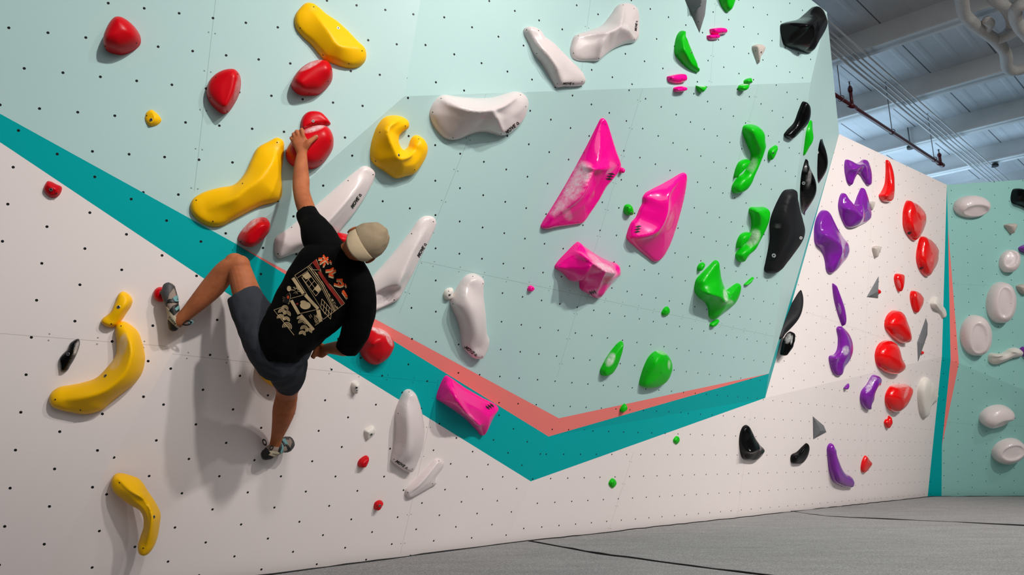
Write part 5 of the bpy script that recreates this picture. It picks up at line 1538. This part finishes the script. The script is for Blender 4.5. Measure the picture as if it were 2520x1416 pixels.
for a, b in (((360, 740), (610, 670)), ((480, 985), (800, 905)), ((350, 760), (330, 830)), ((95, 925), (410, 1320)), ((95, 925), (300, 850)), ((740, 1165), (850, 1090))):
    pline([a, b], 7)
def blob(cx_, cy_, rx, ry, k=0, n=16, a0=0, a1=360, w_=None):
    pts = [(cx_ + rx * math.cos(math.radians(a0 + (a1 - a0) * i / n)), cy_ + ry * math.sin(math.radians(a0 + (a1 - a0) * i / n))) for i in range(n + (0 if a1 - a0 == 360 and not w_ else 1))]
    if w_:
        pline(pts, w_, k)
    else:
        pfill(pts, k)
blob(590, 850, 85, 60)
blob(560, 800, 50, 32)
blob(465, 825, 18, 16, 2)
blob(320, 720, 16, 26, 1)
blob(335, 585, 34, 44)
for i in range(22):
    a = random.random() * 2 * math.pi
    pline([(450 + 20 * math.cos(a), 610 + 20 * math.sin(a)), (450 + 85 * math.cos(a), 610 + 60 * math.sin(a))], 5)
for i in range(14):
    x, y = 640 + 130 * random.random(), 990 + 110 * random.random()
    pline([(x, y), (x + 26, y + 44)], 6)
pfill([(290, 690), (345, 650), (360, 700), (320, 830), (250, 800)], 3)
pline([(290, 690), (345, 650), (360, 700), (330, 830), (250, 790), (290, 690)], 6)
for i in range(4):
    pline([(235, 715 + i * 26), (330, 745 + i * 26)], 4)
for cx_, cy_, R_ in ((270, 900, 50), (300, 990, 55), (220, 960, 55), (290, 1080, 50), (200, 1050, 55), (300, 1190, 70), (540, 1120, 60), (500, 1060, 40), (570, 1220, 55), (640, 1260, 50), (540, 1300, 50)):
    for k in range(3):
        blob(cx_, cy_, R_ * (1 - .34 * k), R_ * (1 - .34 * k), 0, 10, 170, 390, 11)
decal('back_print', bvh_of(SHIRT), PRINT, M_CREAM, SHIRT, 0.0022, [M_CREAM, M_ORANGE, M_REDP, M_BLK])
# ---------------------------------------------------------------- hall ceiling
ZC = 6.95
bd = Vector((-0.757, 0.654, 0)).normalized()
pd = Vector((0.748, 0.664, 0)).normalized()

def ceil_mat(name, col, ribs=False):
    t = NT(name)
    ge = t.n('ShaderNodeTexCoord').outputs['Object']
    sp = t.n('ShaderNodeSeparateXYZ')
    t.put(sp.inputs[0], ge)
    n = t.ramp(t.noise(1.5, 4, 0.6, ge), 0.3, 0.7)
    c = t.mix(n, tuple(v * 0.86 for v in col[:3]) + (1,), col)
    if ribs:
        pn = Vector((-pd.y, pd.x, 0))
        s = t.math('ADD', t.math('MULTIPLY', sp.outputs[0], pn.x), t.math('MULTIPLY', sp.outputs[1], pn.y))
        f = t.math('FRACT', t.math('DIVIDE', s, 0.305))
        g = t.math('ABSOLUTE', t.math('SUBTRACT', f, 0.5))
        h = t.ramp(g, 0.32, 0.42)
        seam = t.math('LESS_THAN', t.math('ABSOLUTE', t.math('SUBTRACT', t.math('FRACT', t.math('DIVIDE', s, 0.915)), 0.5)), 0.011)
        c = t.mix(t.math('MULTIPLY', seam, 0.8), c, (0.03, 0.03, 0.035, 1))
        bp = t.n('ShaderNodeBump')
        bp.inputs['Strength'].default_value = 0.2
        bp.inputs['Distance'].default_value = 0.03
        t.put(bp.inputs['Height'], h)
        t.put(t.b.inputs['Normal'], bp.outputs[0])
    t.set(Base_Color=c, Roughness=0.6)
    return t.m

M_DECK = ceil_mat('ribbed_ceiling_deck', lin(214, 215, 218), True)
M_BEAM = ceil_mat('white_painted_steel', lin(222, 222, 221))
M_CONDUIT = simple('white_conduit', lin(205, 205, 205), 0.4)
M_INSUL = cloth_mat('white_insulation', lin(200, 198, 194), 60, 0.9, 0.6)
M_SPRINK = simple('dark_red_pipe', lin(80, 8, 16), 0.35)
M_ROD = simple('grey_rod', lin(120, 122, 125), 0.5, 0.4)

def solid(name, polys, mat, parent=None):
    bm = bmesh.new()
    for f in polys:
        f(bm)
    bmesh.ops.recalc_face_normals(bm, faces=bm.faces)
    me = bpy.data.meshes.new(name)
    bm.to_mesh(me)
    bm.free()
    return link(name, me, parent, mat)

bm = bmesh.new()
box(bm, -9, 24, -9, 26, ZC, ZC + 0.15)
me = bpy.data.meshes.new('ceiling')
bm.to_mesh(me)
bm.free()
tag(link('ceiling', me, None, M_DECK), kind='structure')

def obox(c, ax, L_, w_, h_):
    """box centred at c, long axis ax, width across, height up"""
    def f(bm):
        up = Vector((0, 0, 1)) if abs(ax.z) < 0.9 else Vector((1, 0, 0))
        y = up.cross(ax).normalized()
        z = ax.cross(y).normalized()
        v = [bm.verts.new(c + ax * (sx * L_ / 2) + y * (sy * w_ / 2) + z * (sz * h_ / 2)) for sx in (-1, 1) for sy in (-1, 1) for sz in (-1, 1)]
        for q in ((0, 1, 3, 2), (4, 6, 7, 5), (0, 4, 5, 1), (2, 3, 7, 6), (0, 2, 6, 4), (1, 5, 7, 3)):
            bm.faces.new([v[i] for i in q])
    return f

ZB = 6.58
offs = [floor_hit(x, y, ZB).dot(pd) for x, y in ((2200, 109), (2270, 241), (2350, 334), (2400, 409))]
step = (offs[3] - offs[0]) / 3
offs = [offs[0] - step] + offs + [offs[3] + step]
nm = ['white ceiling beam nearest the camera above the wall top', 'broad white ceiling beam at the top right corner', 'white ceiling beam above the red pipe, second in view', 'white ceiling beam crossing over the middle of the red pipe',
      'white ceiling beam over the end of the red pipe', 'farthest white ceiling beam above the back wall']
wb = Vector((-pd.y, pd.x, 0))
mid = floor_hit(2300, 250, ZB)
ob_ = mid.dot(bd)
for o_, lb in zip(offs, nm):
    # base point of the beam: on both coordinates
    det = pd.x * bd.y - pd.y * bd.x
    c = Vector(((o_ * bd.y - ob_ * pd.y) / det, (pd.x * ob_ - bd.x * o_) / det, 0))
    far = c + Vector((0, 0, ZB + 0.185))
    r = solid('ceiling_beam', [obox(far, bd, 15, 0.10, 0.37), obox(far + Vector((0, 0, -0.175)), bd, 15, 0.24, 0.02)], M_BEAM)
    tag(r, lb, 'ceiling beam', 'white ceiling beams')
    for k in (-1.2, 1.8):
        a = far + bd * k + Vector((0, 0, -0.16))
        b = a + pd * 0.75 + Vector((0, 0, 0.33))
        solid('brace', [obox((a + b) / 2, (b - a).normalized(), (b - a).length, 0.03, 0.03)], M_BEAM, r)

def rod(name, a, b, r, mat, parent=None, k=10):
    bm = bmesh.new()
    d_ = (b - a).normalized()
    x = d_.orthogonal().normalized()
    y = d_.cross(x)
    ra = [bm.verts.new(a + x * (r * math.cos(2 * math.pi * i / k)) + y * (r * math.sin(2 * math.pi * i / k))) for i in range(k)]
    rb = [bm.verts.new(v.co + (b - a)) for v in ra]
    for i in range(k):
        bm.faces.new((ra[i], ra[(i + 1) % k], rb[(i + 1) % k], rb[i])).smooth = True
    bm.faces.new(list(reversed(ra)))
    bm.faces.new(rb)
    me = bpy.data.meshes.new(name)
    bm.to_mesh(me)
    bm.free()
    return link(name, me, parent, mat)

words_ = ['white conduit nearest the red sprinkler pipe', 'second white conduit from the red sprinkler pipe', 'middle white conduit of the five under the beams', 'fourth white conduit from the red sprinkler pipe', 'white conduit farthest from the red sprinkler pipe']
for (x, y), r, lb in zip(((2178, 234), (2193, 234), (2209, 233), (2221, 231), (2240, 230)), (.02, .015, .014, .013, .013), words_):
    p = floor_hit(x, y, 6.52)
    o = rod('ceiling_conduit', p - pd * 7, p + pd * 9, r, M_CONDUIT)
    tag(o, lb, 'conduit', 'white conduits under the ceiling beams')

def upto(p, x, y):            # point above p whose height shows at image row y
    r = ray(x, y)
    t = ((p - CO).x * r.x + (p - CO).y * r.y) / (r.x ** 2 + r.y ** 2)
    return Vector((p.x, p.y, CAMH + r.z * t))

ZR = 6.0
pa, pb = floor_hit(2059, 237, ZR), floor_hit(2316, 405, ZR)
dr_ = (pb - pa).normalized()
pipe = rod('sprinkler_pipe', pa - dr_ * 3, pb, .033, M_SPRINK, None, 14)
tag(pipe, 'long dark red sprinkler pipe hung under the ceiling', 'sprinkler pipe')
for (x, y), yt in (((2097, 262), 212), ((2316, 404), 377)):
    t = ((x - 2059) / (2316 - 2059))
    p = floor_hit(x, y, ZR)
    p = pa + dr_ * (p - pa).dot(dr_)
    q = upto(p, x, yt)
    h_ = rod('riser', p, q, .026, M_SPRINK, pipe)
    rod('riser_collar', p + (q - p) * .72, p + (q - p) * .92, .036, M_SPRINK, h_)
    rod('sprinkler_head', q, q + Vector((0, 0, .07)), .012, M_STEEL, h_)
    rod('deflector', q + Vector((0, 0, .07)), q + Vector((0, 0, .078)), .03, M_STEEL, h_)
    rod('coupling', p - dr_ * .1, p + dr_ * .1, .043, M_SPRINK, h_)
for x, y, yt in ((2071, 244, 160), (2197, 326, 270), (2300, 394, 345)):
    p = floor_hit(x, y, ZR)
    p = pa + dr_ * (p - pa).dot(dr_)
    hr = rod('hanger_rod', p + Vector((0, 0, .05)), Vector((p.x, p.y, ZC)), .007, M_ROD, pipe)
    ring_mesh('hanger_ring', p + Vector((0, 0, .012)), dr_, .045, .008, M_ROD, hr)

def run(label, pts, z, r):
    bm = bmesh.new()
    tube(bm, [(floor_hit(*px('K5', x, y), z), r * (1 + .06 * (i % 2)), r) for i, (x, y) in enumerate(pts)], ref=Vector((0, 0, 1)), k=18, n=8)
    bmesh.ops.recalc_face_normals(bm, faces=bm.faces)
    me = bpy.data.meshes.new('insulated_pipe')
    bm.to_mesh(me)
    bm.free()
    for q in me.polygons:
        q.use_smooth = True
    o = link('insulated_pipe', me, None, M_INSUL)
    return tag(o, label, 'pipe', 'white insulated pipes in the top right corner')
run('lumpy white insulated pipe bending down the ceiling, leftmost of its cluster', [(1420, -120), (1440, 30), (1460, 110), (1530, 180), (1610, 240), (1690, 300), (1745, 370), (1760, 430), (1765, 485), (1810, 515), (1900, 500), (2020, 470)], 6.35, .075)
run('white insulated pipe branching to the right into the first insulated pipe', [(1690, 285), (1760, 262), (1830, 225), (1900, 180), (2000, 120)], 6.35, .07)
run('short white insulated stub pipe inside the pipe cluster', [(1600, 230), (1625, 200), (1640, 170), (1620, 150)], 6.35, .06)
run('white insulated pipe descending from the top edge between its neighbours', [(1620, -120), (1670, -10), (1740, 40), (1780, 90), (1800, 150), (1795, 210), (1740, 262)], 6.45, .072)
run('white insulated pipe at the far top right corner', [(1990, 20), (1900, 30), (1835, 55), (1825, 110), (1850, 190), (1930, 280)], 6.3, .075)
for x, y, lb in ((2241, 366, 'dark round ceiling sensor above the red horn hold'), (2449, 410, 'dark round ceiling sensor above the back wall')):
    p = floor_hit(x, y, 6.5)
    o = rod('ceiling_sensor', p, p + Vector((0, 0, .05)), .065, M_INK, None, 20)
    rod('stem', p + Vector((0, 0, .05)), Vector((p.x, p.y, ZC)), .012, M_ROD, o)
    tag(o, lb, 'ceiling sensor', 'dark round ceiling sensors')
